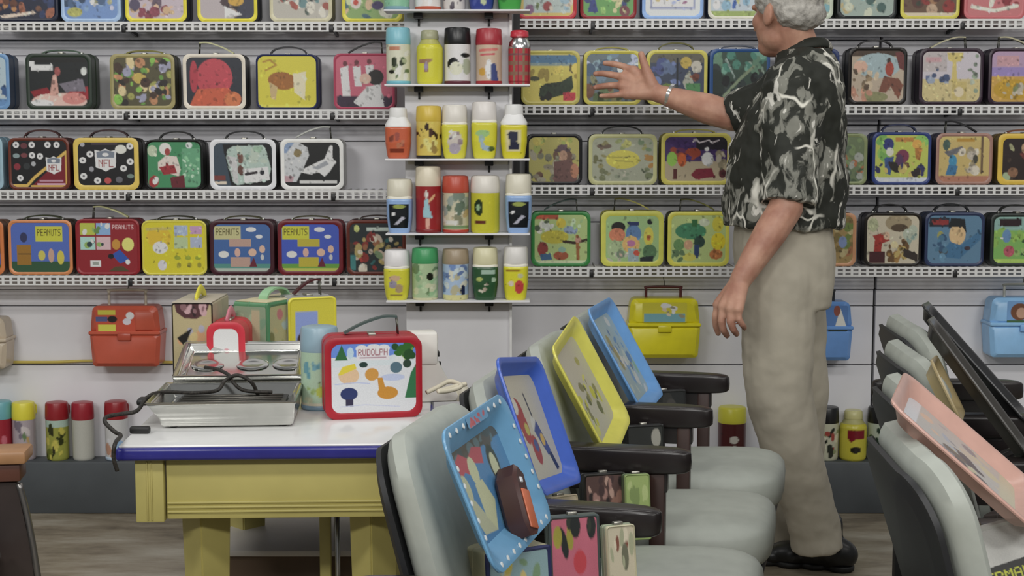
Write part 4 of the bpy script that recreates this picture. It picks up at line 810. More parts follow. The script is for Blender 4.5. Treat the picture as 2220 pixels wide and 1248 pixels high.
# red tin box in front
r0 = PZ(706, 911, ZT); r1 = PZ(916, 903, ZT); rw = (r1 - r0).length; rh = P(810, 734, r0.y).z - ZT
ang = math.atan2(r1.y - r0.y, r1.x - r0.x)
lunch_box(((r0.x + r1.x) / 2, (r0.y + r1.y) / 2, ZT + .0003), rw, rh, '8c1c28', '8c1824', ('rd', '3c4a48'), 'c2c4d2',
          [('r', 0, 0, 1, .2, '5c7cc0'), ('p', [(0, .24), (.2, .18), (.5, .24), (.8, .16), (1, .2), (1, .32), (0, .34)], 'bcc4d8'), ('p', [(.05, .24), (.13, .02), (.2, .24)], '2a5c34'), ('e', .23, .14, .04, .08, 'a8bcd8'),
           ('r', .3, .07, .68, .25, 'cac4c8'), ('e', .36, .08, .07, .05, 'd0ccd0'), ('e', .5, .07, .08, .05, 'd0ccd0'), ('e', .62, .08, .07, .05, 'd0ccd0'), ('t', .32, .09, .66, .18, 'RUDOLPH', '84404c'), ('l', [(.34, .21), (.64, .21)], .012, '94707c'),
           ('b', .7, .02, .95, .2, 16, .05, ['2c5c24', '1f4420', '6c8c38', '345c2c']), ('e', .8, .26, .06, .06, 'c4c8d8'), ('e', .76, .36, .07, .08, '4c6470'), ('e', .89, .31, .05, .06, '26382c'), ('p', [(.86, .8), (.93, .45), (1, .3), (1, .8)], '2c6440'),
           ('e', .72, .5, .14, .05, 'a8b0cc'), ('e', .38, .31, .05, .04, '1f3430'), ('e', .21, .46, .12, .12, 'c4a888'), ('p', [(.08, .45), (.14, .33), (.28, .29), (.3, .36), (.12, .45)], 'c4b43c'), ('e', .21, .72, .1, .09, '24305c'), ('r', .17, .8, .26, .9, '2c2840'),
           ('e', .66, .72, .12, .09, 'b07c30'), ('e', .477, .45, .08, .09, 'b48440'), ('p', [(.54, .5), (.6, .5), (.64, .68), (.56, .7)], 'b07c30'), ('l', [(.05, .58), (.3, .56), (.45, .58)], .012, 'a4acc8'), ('l', [(.1, .9), (.4, .88), (.8, .92)], .01, 'b0b4cc')],
          'red rimmed tin lunch box with snowy winter picture, standing on the table', rz=ang, rimw=.065, grid=(170, 140), group=None, d=.1)
# pale blue flask
f0 = PZ(694, 884, ZT)
flask((f0.x, f0.y, ZT + .0003), P(694, 706, f0.y).z - ZT, .042, 'm', '7c94a0', 'a0b8a0', [('b', .15, .15, .6, .5, 8, .07, ['5c8c98', '6c98a4']), ('b', .1, .5, .7, .85, 10, .07, ['a8b450', '1c2418', '8ca468', 'b0b89c']), ('r', 0, .86, 1, 1, 'c0bca8')], '6c8494', 'pale green flask with blue-grey cup, standing on the table', None, seed=77)


def strap_y(name, y0, y1, z, hh, hw, m, parent):
    pts = [(0, y0 + (y1 - y0) * k / 12, z + hh * math.sin(math.pi * k / 12)) for k in range(13)]
    return tube(name, pts, hw, m, parent, 8, .35)


# tall box with its end towards us
e0 = PZ(375, 846, ZT)
t = lunch_box((e0.x + .048, e0.y, ZT + .0003), .095, .205, '9c947c', '1a1814', ('n', K), 'a89c78', [('p', [(.05, 0), (.95, 0), (.85, .12), (.6, .18), (.3, .17), (.1, .1)], '4a2c30'), ('b', .15, .02, .8, .1, 8, .1, ['b49498', '7c5c60', '2c1c20']), ('b', .15, .25, .85, .95, 16, .12, ['b8906c', '9c9ca8', '8a5c44', 'b8a878', '706070']), ('p', [(.1, .4), (.5, .28), (.3, .5)], '17140f'), ('e', .5, .97, .4, .07, '17140f')],
              'tall cream tin box standing end on, leftmost at the back of the table', d=.2, rimw=.03, r=.006, grid=(50, 90), group='tin boxes at the back of the table')
box('top_plate', -.046, .046, .002, .198, .2045, .207, mat('a09888', .4, 0, .08), t, .001)
strap_y('handle', .05, .15, .207, .02, .012, mat('bcb43c', .4), t)
# red and white small tin
e0 = PZ(452, 853, ZT)
t = lunch_box((e0.x + .042, e0.y, ZT + .0003), .088, .165, 'a02832', 'a82a36', ('n', K), 'c8ccd0', [('p', [(0, .35), (.35, .45), (.35, 1), (0, 1)], '1f2240'), ('e', .52, .5, .18, .16, 'c09098'), ('p', [(.4, .7), (.62, .66), (.6, 1), (.4, 1)], 'c4c8d0'), ('l', [(.66, .6), (.62, .95)], .06, '1a1c28')],
              'small red and white tin with pink handle, at the back of the table', d=.12, rimw=.17, r=.024, grid=(44, 70), group='tin boxes at the back of the table')
strap_y('handle', .02, .11, .165, .02, .012, mat('b06c78', .4), t)
# green tin, turned
th = math.radians(66)
E = PZ(584, 840, ZT)
t = lunch_box((E.x + .105 * math.cos(th), E.y + .105 * math.sin(th), ZT + .0003), .21, .2, '4a7454', '447050', ('n', K), 'a09c78', [('b', .05, .05, .95, .35, 12, .08, ['98a8a8', 'a86c70', 'b0b4a8']), ('b', 0, .3, 1, 1, 36, .08, ['a89c74', '8a8c5c', 'b8ac88', '6c6c48', 'b0a050'])],
              'green tin box turned sideways with worn picture, at the back of the table', rz=th, rimw=.05, r=.008, d=.1, grid=(70, 64), group='tin boxes at the back of the table')
I = paint(40, 70, '7c9078', [('b', .05, .05, .95, .5, 16, .12, ['8ca488', '6c8c74', 'a0a888']), ('r', .55, .05, .8, .95, 'a09c80'), ('b', .0, .55, .6, 1, 14, .12, ['2c382c', '1c241c', '54604c'])], 4)
art_panel('side_picture', .088, .18, .004, .0, I, t, Matrix.Translation((-.1065, .05, .01)) @ Matrix.Rotation(math.radians(-90), 4, 'Z'))
box('top_plate', -.1, .1, .006, .094, .1995, .202, mat('b0a888', .4, 0, .08), t, .001)
strap('handle', [(.05 * math.cos(a), .201 + .024 * math.sin(a)) for a in np.linspace(0, math.pi, 12)], .05, .012, .005, mat('7ca07c', .4), t)
# yellow tin
E = PZ(660, 838, ZT)
lunch_box((E.x + .012, E.y + .075, ZT + .0003), .12, .205, '8a8a88', 'b8b038', ('rd', '3a1418'), 'b8b03c', [('r', .12, .15, .62, .55, '7c8cbc'), ('e', .25, .5, .1, .08, '3a2c2c'), ('e', .6, .72, .17, .12, '14140f'), ('e', .6, .72, .07, .05, 'c8c8c8'), ('r', .1, .9, .6, .93, '6c6420')],
          'yellow tin box with blue window, at the back of the table beside the flask', rz=math.radians(24), rimw=.05, r=.012, d=.1, grid=(56, 76), group='tin boxes at the back of the table')
# white electric gadget behind the red tin
w0 = PZ(905, 872, ZT)
wg = thing('white_mixer', 'white plastic kitchen gadget with cord, behind the red tin', 'mixer', (w0.x, w0.y + .02, ZT), math.radians(10))
WP = mat('c4c2bc', .35, 0, .03)
box('motor_housing', -.02, .042, -.03, .03, .085, .158, WP, wg, .006)
prism('body', [(-.03, 0), (.085, 0), (.09, .012), (.06, .06), (.04, .1), (-.02, .1)], -.025, .025, WP, wg, .004)
box('switch', .042, .048, -.01, .01, .1, .112, DK, wg, .001)
box('button', .046, .052, -.008, .006, .078, .088, DK, wg, .001)
lathe('beater_hub', [(.018, 0), (.018, .02), (.012, .03)], mat('b4b0a0', .4), wg, 20, x=.1, y=-.01)
wc = tag(tube('power_cord', spline([P(925, 850, 3.1), P(950, 838, 3.12), P(975, 826, 3.15), P(1000, 836, 3.12), P(975, 846, 3.1), P(950, 848, 3.08), P(985, 838, 3.12), P(1010, 832, 3.14)], 8), .005, mat('b4ae9c', .5)), 'cream cord coiled on the table behind the grey chair', 'cord')

# ------------------------------------------------------------------ rows of theatre seats
GREY = mat('8f938c', .55, 0, .05, 30, .05)
GREYD = mat('7c8079', .6, 0, .05, 30)
ARM = mat('1c1818', .28, 0, .15, 12)
POST = mat('2c1c18', .4, 0, .2, 10)
SHELL = mat('17181a', .5)
SP = .465


def theatre_chair(origin, a, label, far_arm):
    t = thing('theatre_seat', label, 'chair', (origin[0], origin[1], 0), -a, 'grey theatre seats in two rows')
    y0, y1 = .055, SP - .02
    yc, hy = (y0 + y1) / 2, (y1 - y0) / 2
    superell('seat', (-.055, yc, .418), .232, hy, .058, .55, .42, GREY, t, Matrix.Translation((0, 0, .0)) @ Matrix.Rotation(math.radians(-3), 4, 'Y'))
    superell('seat_pan', (-.06, yc, .37), .2, hy * .94, .03, .5, .4, SHELL, t)
    # backrest: upholstered front and dark shell, leaning back, rounded top corners
    Mb = Matrix.Translation((-.238, yc, .46)) @ Matrix.Rotation(math.radians(-15), 4, 'Y')

    def slab(nm, x0, x1, hw, top, m, bot=-.02, curve=.03):
        ol = rrect(2 * hw, top - bot, .085, 9)
        bm = bmesh.new(); R = []
        for x, ins in ((x0, .02), (x0 + .006, .008), (x0 + (x1 - x0) * .3, 0), (x0 + (x1 - x0) * .7, 0), (x1 - .006, .008), (x1, .022)):
            R.append([bm.verts.new((x + curve * ((p[0] * (1 - ins / hw)) / hw) ** 2, p[0] * (1 - ins / hw), bot + (top - bot) / 2 + (p[1] - (top - bot) / 2) * (1 - ins / ((top - bot) / 2)))) for p in ol])
        n = len(ol)
        for p, q in zip(R, R[1:]):
            for k in range(n):
                bm.faces.new((p[k], p[(k + 1) % n], q[(k + 1) % n], q[k]))
        for rr, flip in ((R[0], True), (R[-1], False)):
            xc = sum(v.co.x for v in rr) / n - curve * .45; cv = bm.verts.new((xc, 0, bot + (top - bot) / 2))
            for k in range(n):
                bm.faces.new((rr[k], rr[(k + 1) % n], cv) if flip else (rr[(k + 1) % n], rr[k], cv))
        bmesh.ops.transform(bm, matrix=Mb, verts=bm.verts)
        return from_bm(nm, bm, m, t)
    slab('backrest', -.036, .012, hy + .004, .366, GREY)
    slab('back_shell', -.058, -.038, hy, .352, SHELL, -.06)
    for ya in ([0, SP] if far_arm else [0]):
        superell('armrest', (-.18, ya, .617), .185, .027, .025, .3, .5, ARM, t)
        box('arm_rail', -.33, -.04, ya - .014, ya + .014, .555, .60, ARM, t, .004)
        box('front_post', -.075, -.045, ya - .016, ya + .016, .0, .595, POST, t, .004)
        box('rear_post', -.30, -.26, ya - .016, ya + .016, .0, .56, SHELL, t, .004)
        box('foot_plate', -.36, .0, ya - .03, ya + .03, .0, .012, SHELL, t, .004)
        box('side_stretcher', -.28, -.06, ya - .010, ya + .010, .32, .39, SHELL, t, .003)
    return t


def row_frame(a):
    return Vector((math.sin(a), math.cos(a), 0)), Vector((math.cos(a), -math.sin(a), 0))


AL = math.radians(12.8)
rL, dL = row_frame(AL)
OL = Vector((.135, 1.885, 0))
ordn = ('nearest', 'second', 'third', 'farthest')
trs = ('blue tray', 'royal blue tray', 'yellow tray', 'light blue tray')
for k in range(4):
    theatre_chair(OL + rL * SP * k, AL, '%s grey seat of the middle row, with a %s leaning on it' % (ordn[k], trs[k]), k == 3)
AR = math.radians(14.6)
rR, dR = row_frame(AR)
ORR = Vector((.574, 1.952, 0)) + dR * .335 - rR * .08
rl = ('holding a pinkish tray', 'behind the one with the pink tray', 'third from the front', 'farthest back')
for k in range(4):
    theatre_chair(ORR + rR * SP * k, math.radians(3.5), 'grey theatre seat of the right row, %s' % rl[k], k == 3)


# ------------------------------------------------------------------ trays
def tray(TL, TR, BRpix, rim, floor_hex, ops, label, back='6a6a6a', lip=.02, grid=(110, 90), rough=.3, seed=3, hmax=None, group='metal serving trays on the seats'):
    TL, TR = Vector(TL), Vector(TR); e1 = (TR - TL); w = e1.length; e1.normalize()
    p0 = Vector((0, 0, H)); u = (BRpix[0] - 1110) / F; v = (624 - BRpix[1]) / F
    d = Vector((u, CT + v * ST, -ST + v * CT)); tt = (TR - p0).dot(e1) / d.dot(e1)
    BR = p0 + d * tt; dn = BR - TR; h = dn.length; ez = -dn.normalized(); ey = ez.cross(e1).normalized()
    if hmax:
        h = hmax
    M = Matrix((e1, ey, ez)).transposed().to_4x4(); M.translation = TL + e1 * w / 2 - ez * h
    t = thing('serving_tray', label, 'tray', M.translation, 0, group)
    t.rotation_euler = M.to_euler()
    r = .03
    ol = lambda s: [(p[0] * (1 - 2 * s / w), h / 2 + (p[1] - h / 2) * (1 - 2 * s / h)) for p in rrect(w, h, r, 7)]
    bm = bmesh.new(); L = []
    for s, y in ((lip + .008, .0015), (lip + .004, -.001), (lip * .55, -.016), (lip * .25, -.0195), (.0, -.0195), (-.001, -.017), (.0, -.0145), (lip * .4, -.013), (lip + .004, .0035)):
        L.append([bm.verts.new((p[0], y, p[1])) for p in ol(s)])
    n = len(L[0])
    for a, b in zip(L, L[1:]):
        for k in range(n):
            bm.faces.new((a[k], a[(k + 1) % n], b[(k + 1) % n], b[k]))
    bm.faces.new(L[-1])
    from_bm('rim', bm, mat(rim, rough, 0, .06, 30), t)
    I = paint(grid[0], grid[1], floor_hex, ops, seed)
    s = lip + .006
    art_panel('printed_floor', w - 2 * s, h - 2 * s, r * .6, .0012, I, t, None, 0, s, PRINTG)
    print('TRAY', label, 'w %.3f h %.3f' % (w, h), [round(x, 3) for x in TL], [round(x, 3) for x in BR])
    return t, w, h


t1, w, h = tray(P(928, 948, 1.98), P(1066, 858, 2.285), (1176, 1130), '5c88a8', '4c78a0', [('r', 0, 0, 1, .14, '46443c'), ('b', .0, .02, 1, .16, 14, .07, ['4c4a44', '3c4848', '54686c']), ('p', [(.1, .12), (.2, .06), (.32, .16), (.45, .08), (.6, .14), (.55, .3), (.4, .24), (.3, .34), (.2, .26), (.12, .3)], 'a04c54'),
    ('e', .12, .42, .07, .16, 'a8ac90'), ('e', .34, .3, .07, .15, 'b0b494'), ('e', .72, .36, .09, .2, '343c34'), ('e', .72, .4, .06, .15, 'b0b494'), ('p', [(.04, .55), (.18, .55), (.36, .95), (.14, .9)], 'a4a890'), ('p', [(.28, .42), (.42, .42), (.5, .68), (.36, .95), (.26, .75)], 'b0b494'), ('p', [(.68, .55), (.78, .55), (.8, .78), (.72, .8)], 'a8b094'), ('b', .5, .7, .95, .95, 6, .08, ['5c84a0', '6c8c9c'])],
    'blue tray with pale figures and white dots round its rim, leaning on the nearest seat', lip=.03)
for k in range(9):
    for side in (0, 1):
        x = -w / 2 + .03 + (w - .06) * k / 8
        if side == 1 or k not in (3, 4, 5):
            lathe('rim_dot', [(.0042, 0), (.0042, .0012), (.002, .0016)], mat('c4c8cc', .4), t1, 10).matrix_local = Matrix.Translation((x, -.0195 + .001, .010 if side else h - .010)) @ Matrix.Rotation(math.radians(90), 4, 'X')
for k in range(1, 6):
    for s in (-1, 1):
        lathe('rim_dot', [(.0042, 0), (.0042, .0012), (.002, .0016)], mat('c4c8cc', .4), t1, 10).matrix_local = Matrix.Translation((s * (w / 2 - .010), -.0185, .03 + (h - .06) * k / 6)) @ Matrix.Rotation(math.radians(90), 4, 'X')
I = paint(50, 12, '5c88a8', [('b', .1, .2, .9, .8, 14, .05, ['a05058', 'a85c60'])], 4)
art_panel('rim_print', .1, .016, .003, -.0205, I, t1, None, 0, h - .019)
tray(P(1052, 783, 2.44), P(1150, 780, 2.72), (1243, 1050), '3c58a8', 'aca898', [('e', .3, .38, .12, .16, '8c3030'), ('e', .26, .3, .07, .08, 'bcb8ac'), ('e', .34, .5, .1, .16, '903434'), ('e', .46, .72, .09, .14, '8c3030'), ('e', .48, .68, .05, .06, '34487c'), ('e', .38, .52, .05, .06, 'a8a050'), ('e', .6, .5, .07, .09, 'b4b4ac'), ('p', [(.55, .55), (.68, .45), (.82, .75), (.72, .8)], '2c3c74'), ('e', .7, .64, .05, .06, 'b8983c'), ('p', [(.74, .78), (.82, .76), (.9, .93), (.82, .95)], '1c2028'), ('l', [(.2, .22), (.16, .08)], .04, '16161a'), ('l', [(.62, .4), (.58, .2)], .03, '1c2030')],
     'royal blue rimmed tray with cream floor and red and blue shapes, on the second seat')
tray(P(1178, 765, 2.88), P(1232, 688, 3.17), (1352, 915), 'b8b454', 'a4a294', [('b', .15, .2, .85, .9, 26, .05, ['7c8438', 'a8a83c', '6c6c4c', '8c8c54', '50583c', 'b4b45c'])], 'yellow rimmed tray with grey floor and olive scribbles, on the third seat', lip=.024)
tray(P(1258, 680, 3.33), P(1310, 650, 3.63), (1425, 860), '5c88b8', '8fa0a0', [('b', .05, .05, .95, .95, 46, .06, ['6c8cac', 'a8b0a4', '7c9c70', '546c8c', 'b8b8b0', '8a8458', '5c80a4'])], 'light blue rimmed tray with a mottled blue-green floor, on the farthest seat', lip=.022)
tray(P(1912, 893, 2.03), P(1945, 822, 2.33), (2232, 1072), 'a8857a', '9c9c98', [('r', 0, 0, 1, .12, 'b4b8bc'), ('b', .05, .15, .95, .9, 30, .06, ['8a8c90', 'a8a090', '6c7078', 'b49c88', 'a8a488', '8a94a0']), ('b', .35, .3, .65, .75, 12, .05, ['26262c', '34343c', '4c4438']), ('r', 0, .85, 1, 1, 'a8a48c')], 'pinkish rimmed tray sloping across the nearest right hand seat', lip=.022)
# dark trays seen edge on, further along the right row
tray(P(1985, 672, 3.2), P(2000, 664, 3.5), (2215, 905), '1f1f20', '2a2a2a', [('b', 0, 0, 1, 1, 20, .08, ['3c3c3a', '1c1c1c', '4c4842'])], 'black tray seen almost edge on, farthest along the right row', lip=.02, back='1c1c1c')
tray(P(1995, 705, 2.78), P(2008, 696, 3.05), (2222, 985), '34322f', '3a3834', [('b', 0, 0, 1, 1, 20, .08, ['5c5850', '2c2a28', '6c685c'])], 'dark grey tray seen almost edge on, in the middle of the right row', lip=.02)
tray(P(1998, 790, 2.55), P(2012, 778, 2.8), (2072, 900), '8a7c5c', '9c7c50', [('b', 0, 0, 1, 1, 20, .08, ['a88a5c', '7c6040', 'b09c70'])], 'tan wooden looking tray leaning behind the pinkish tray', lip=.016)


# ------------------------------------------------------------------ boxes lying on the seats
def seat_box(o, r, d, x, y, z, w, h, dep, tilt, rz, side, rim, bg, ops, label, hnd=('n', K), grid=(60, 50)):
    p = o + d * x + r * y
    t = lunch_box((p.x, p.y, z), w, h, side, rim, hnd, bg, ops, label, d=dep, rz=rz, grid=grid, group='boxes lying on the theatre seats', r=.005, seed=int(abs(x * 1000)) + int(abs(y * 1000)))
    t.rotation_euler = (tilt, 0, rz)
    return t


aL = math.pi / 2 - AL
RO = math.radians
Z0 = .477
seat_box(OL, rL, dL, -.17, .22, Z0, .11, .15, .09, RO(-6), RO(28), '9c9678', '24284c', '7c9498', [('b', .1, .1, .9, .9, 16, .1, ['8aa4a8', 'a89c50', '6c8468', 'b4a46c'])], 'cream box with dark blue rim on the nearest seat under the blue tray', ('a', '1c1a18'))
seat_box(OL, rL, dL, -.115, .37, Z0, .085, .165, .03, RO(-8), RO(16), '4c5450', '3c4444', 'a85c6c', [('b', .05, .05, .95, .35, 10, .09, ['2c3028', '8a8438', '1c2020']), ('e', .6, .45, .14, .12, 'a83c44'), ('b', .1, .6, .9, .95, 6, .08, ['1c1c28', 'b0707c'])], 'pink fronted box standing on the nearest seat')
seat_box(OL, rL, dL, -.042, .385, Z0, .05, .15, .03, RO(-8), RO(20), '7c8470', 'a09c84', 'a8a08c', [('b', .1, .1, .9, .9, 16, .1, ['6c4438', 'b4ac98', '8a8c74', '5c5c4c'])], 'narrow cream and brown box beside the pink one on the nearest seat')
seat_box(OL, rL, dL, -.145, SP + .385, Z0, .085, .125, .035, RO(-8), RO(16), '17181a', '1c1a18', '4c3834', [('b', .05, .05, .95, .95, 30, .08, ['7c5c50', '3c2c2c', 'a08478', '241c1c', '8c6c64'])], 'dark box with a brown rose picture on the second seat')
seat_box(OL, rL, dL, -.085, SP + .39, Z0, .05, .125, .03, RO(-8), RO(12), '4c5840', '7c8c5c', '84945c', [('b', .1, .1, .9, .9, 10, .1, ['98a470', '6c7c4c'])], 'narrow green box standing on the second seat')
seat_box(OL, rL, dL, -.20, SP + .30, Z0, .06, .1, .05, RO(-14), RO(30), 'a89c84', 'a89c84', 'b0a48c', [('b', .1, .1, .9, .9, 8, .1, ['8a7c64', 'c0b49c'])], 'tan packet on the second seat under the royal blue tray')
seat_box(OL, rL, dL, -.13, 2 * SP + .385, Z0, .09, .13, .035, RO(-8), RO(16), '141516', '1a1a1a', '242624', [('b', .1, .1, .9, .9, 16, .1, ['3c3c38', '14140f', '5c5a54', '8a8880'])], 'black glossy box on the third seat under the yellow tray')
seat_box(OL, rL, dL, -.205, 2 * SP + .33, Z0, .045, .1, .04, RO(-14), RO(30), 'a09884', 'a09884', 'a8a08c', [('b', .1, .1, .9, .9, 8, .1, ['8a7c64', 'b4ac98'])], 'cream packet on the third seat beside the yellow tray')
seat_box(OL, rL, dL, -.14, 3 * SP + .38, Z0, .11, .13, .04, RO(-8), RO(16), '141516', '1a1a1a', '1c1e1e', [('b', .1, .1, .9, .9, 10, .1, ['2c2c2a', '14140f', '3c3a38'])], 'black box on the farthest seat under the light blue tray')
wp = P(2190, 1336, 2.0)
t = lunch_box((wp.x, wp.y, wp.z), .15, .13, 'a8a8a4', 'b0b0ac', ('n', K), 'b4b4b0', [('p', [(0, .78), (.06, .56), (.4, .46), (1, .42), (1, .7), (.5, .74), (.1, .82)], '14140f'), ('t', .1, .52, .88, .66, 'SUPERMAN', 'b0b434')], 'white box with yellow lettering on a black arc, on the nearest right hand seat', d=.05, grid=(150, 100), group='boxes lying on the theatre seats')
t.rotation_euler = (math.radians(-22), math.radians(-14), math.radians(4))
seat_box(ORR, rR, dR, -.17, .30, .477, .16, .15, .03, math.radians(-18), math.radians(40), '5c5c58', '6c6c66', '6f6c64', [('b', .1, .1, .9, .9, 10, .1, ['5c5850', '7c786c'])], 'grey folder box standing under the pinkish tray')
seat_box(ORR, rR, dR, -.12, SP + .25, .477, .2, .13, .06, math.radians(-14), math.radians(50), '2c2422', '34282a', '4c3c38', [('b', .05, .05, .95, .95, 20, .09, ['7c6c60', '241c1c', '8c7c6c', '5c3030', 'b0a898'])], 'dark picture box on the second seat of the right row')
seat_box(ORR, rR, dR, -.1, 2 * SP + .25, .477, .2, .13, .06, math.radians(-14), math.radians(50), '1c1c1c', '24221f', '34322c', [('b', .05, .05, .95, .95, 16, .09, ['5c5850', '1c1a18', '8a8880'])], 'black picture box on the third seat of the right row')

# small red and black car-shaped tin on the blue tray
car = thing('toy_case', 'small brown and orange case resting on the blue tray', 'case')
Mt = Matrix.Translation(t1.location) @ t1.rotation_euler.to_matrix().to_4x4() @ Matrix.Translation((.02, -.02, .062)) @ Matrix.Rotation(math.radians(-68), 4, 'Y')
car.location = Mt.translation; car.rotation_euler = Mt.to_euler()
prism('body', [(-.05, -.018), (.045, -.018), (.055, .005), (.035, .024), (-.035, .024), (-.055, .01)], -.018, .018, mat('3a2422', .35), car, .005)
box('side_panel', -.045, .015, -.0205, -.017, -.013, .016, mat('a85c40', .4), car, .002)
box('clasp', .025, .034, -.02, -.016, .0, .009, mat('b4b8bc', .4), car, .002)

# ------------------------------------------------------------------ end of a wooden seat row at the far left
q0 = P(62, 985, 2.62)
ws = thing('wooden_seat', 'dark wooden seat end with tan armrest at the left edge', 'chair', (q0.x, q0.y, 0), math.radians(8))
zt = q0.z
WOOD = mat('8c6848', .4, 0, .2, 14); DARKW = mat('2a2321', .35, 0, .2, 8)
box('armrest', -.36, .0, -.03, .05, zt - .012, zt + .012, WOOD, ws, .006)
box('arm_support', -.34, -.012, -.02, .04, zt - .045, zt - .012, mat('4a2c22', .4, 0, .2, 10), ws, .004)
prism('end_panel', [(-.36, 0), (.045, 0), (.03, .2), (.0, zt - .16), (-.02, zt - .046), (-.36, zt - .046)], -.012, .012, DARKW, ws, .003)
tube('steel_edge', spline([(.052, -.012, .0), (.036, -.012, .2), (.004, -.012, zt - .16), (-.016, -.012, zt - .05)], 6), .006, mat('6a6866', .3, .8), ws, 8)
superell('seat', (-.22, -.2, zt - .2), .17, .2, .06, .5, .45, mat('1a1a1b', .3), ws)
tube('seat_trim', spline([(-.34, -.38, zt - .16), (-.2, -.395, zt - .15), (-.07, -.36, zt - .165), (-.045, -.2, zt - .17), (-.05, -.05, zt - .17)], 6), .007, mat('b4b4b4', .2, .9), ws, 8)

# ------------------------------------------------------------------ the man
def cap_prim(bm, p0, p1, r0, r1, seg=14, flat=False, sy=1.0):
    p0, p1 = Vector(p0), Vector(p1); ax = p1 - p0; L = ax.length; ax.normalize()
    ref = Vector((0, 1, 0)) if abs(ax.y) < .9 else Vector((1, 0, 0))
    nx = ax.cross(ref).normalized(); ny = ax.cross(nx)
    prof = []
    if flat:
        prof = [(0, r0), (L, r1)]
    else:
        for k in range(1, 6):
            a = math.pi / 2 * k / 5; prof.append((-r0 * math.cos(a), r0 * math.sin(a)))
        for k in range(0, 5):
            a = math.pi / 2 * k / 5; prof.append((L + r1 * math.sin(a), r1 * math.cos(a)))
    R = [[bm.verts.new(p0 + ax * z + nx * r * math.cos(2 * math.pi * k / seg) + ny * r * math.sin(2 * math.pi * k / seg)) for k in range(seg)] for z, r in prof]
    for a, b in zip(R, R[1:]):
        for k in range(seg):
            bm.faces.new((a[k], a[(k + 1) % seg], b[(k + 1) % seg], b[k]))
    bm.faces.new(R[0][::-1]); bm.faces.new(R[-1])


def ell_prim(bm, c, M3, rad, nu=20, nv=12):
    c = Vector(c); R = []
    for j in range(1, nv):
        ph = -math.pi / 2 + math.pi * j / nv
        R.append([bm.verts.new(c + M3 @ Vector((rad[0] * math.cos(ph) * math.cos(2 * math.pi * i / nu), rad[1] * math.cos(ph) * math.sin(2 * math.pi * i / nu), rad[2] * math.sin(ph)))) for i in range(nu)])
    for a, b in zip(R, R[1:]):
        for k in range(nu):
            bm.faces.new((a[k], a[(k + 1) % nu], b[(k + 1) % nu], b[k]))
    bm.faces.new(R[0][::-1]); bm.faces.new(R[-1])


def loft_prim(bm, rings, seg=28, e=2.3):
    """rings of (centre, rx, ry)"""
    R = []
    for c, rx, ry in rings:
        row = []
        for k in range(seg):
            a = 2 * math.pi * k / seg; ca, sa = math.cos(a), math.sin(a); q = (abs(ca) ** e + abs(sa) ** e) ** (-1 / e)
            row.append(bm.verts.new((c[0] + rx * q * ca, c[1] + ry * q * sa, c[2])))
        R.append(row)
    for a, b in zip(R, R[1:]):
        for k in range(seg):
            bm.faces.new((a[k], a[(k + 1) % seg], b[(k + 1) % seg], b[k]))
    bm.faces.new(R[0][::-1]); bm.faces.new(R[-1])


def fused(name, bm, voxel, sm, m, parent, disp=None):
    bmesh.ops.recalc_face_normals(bm, faces=bm.faces)
    me = bpy.data.meshes.new(name); bm.to_mesh(me); bm.free()
    o = bpy.data.objects.new(name, me); COL.objects.link(o)
    r = o.modifiers.new('r', 'REMESH'); r.mode = 'VOXEL'; r.voxel_size = voxel
    s = o.modifiers.new('s', 'SMOOTH'); s.factor = .5; s.iterations = sm
    if disp:
        for strength, size in disp:
            tx = bpy.data.textures.new('folds', 'CLOUDS'); tx.noise_scale = size; tx.noise_depth = 1
            dd = o.modifiers.new('d', 'DISPLACE'); dd.texture = tx; dd.strength = strength; dd.mid_level = .5; dd.texture_coords = 'GLOBAL'
    dg = bpy.context.evaluated_depsgraph_get()
    m2 = bpy.data.meshes.new_from_object(o.evaluated_get(dg))
    o.modifiers.clear(); o.data = m2
    m2.materials.clear(); m2.materials.append(m)
    m2.polygons.foreach_set('use_smooth', [True] * len(m2.polygons))
    if parent is not None:
        o.parent = parent; o.matrix_parent_inverse = Matrix.Translation(-parent.location)
    return o


def skin_mat():
    m = bpy.data.materials.new('weathered_skin'); m.use_nodes = True; nt = m.node_tree; b = nt.nodes['Principled BSDF']
    tc = nt.nodes.new('ShaderNodeTexCoord'); n1 = nt.nodes.new('ShaderNodeTexNoise'); n1.inputs['Scale'].default_value = 16; n1.inputs['Detail'].default_value = 5
    r = nt.nodes.new('ShaderNodeValToRGB'); e = r.color_ramp.elements
    e[0].position = .32; e[0].color = (*alb('8a6050'), 1); e[1].position = .7; e[1].color = (*alb('aa8470'), 1)
    nt.links.new(tc.outputs['Object'], n1.inputs['Vector']); nt.links.new(n1.outputs['Fac'], r.inputs['Fac']); nt.links.new(r.outputs['Color'], b.inputs['Base Color'])
    b.inputs['Roughness'].default_value = .5
    b.inputs['Subsurface Weight'].default_value = .08; b.inputs['Subsurface Radius'].default_value = (.01, .004, .002)
    bp = nt.nodes.new('ShaderNodeBump'); bp.inputs['Strength'].default_value = .2; bp.inputs['Distance'].default_value = .004
    n2 = nt.nodes.new('ShaderNodeTexNoise'); n2.inputs['Scale'].default_value = 70; nt.links.new(tc.outputs['Object'], n2.inputs['Vector'])
    nt.links.new(n2.outputs['Fac'], bp.inputs['Height']); nt.links.new(bp.outputs['Normal'], b.inputs['Normal'])
    return m


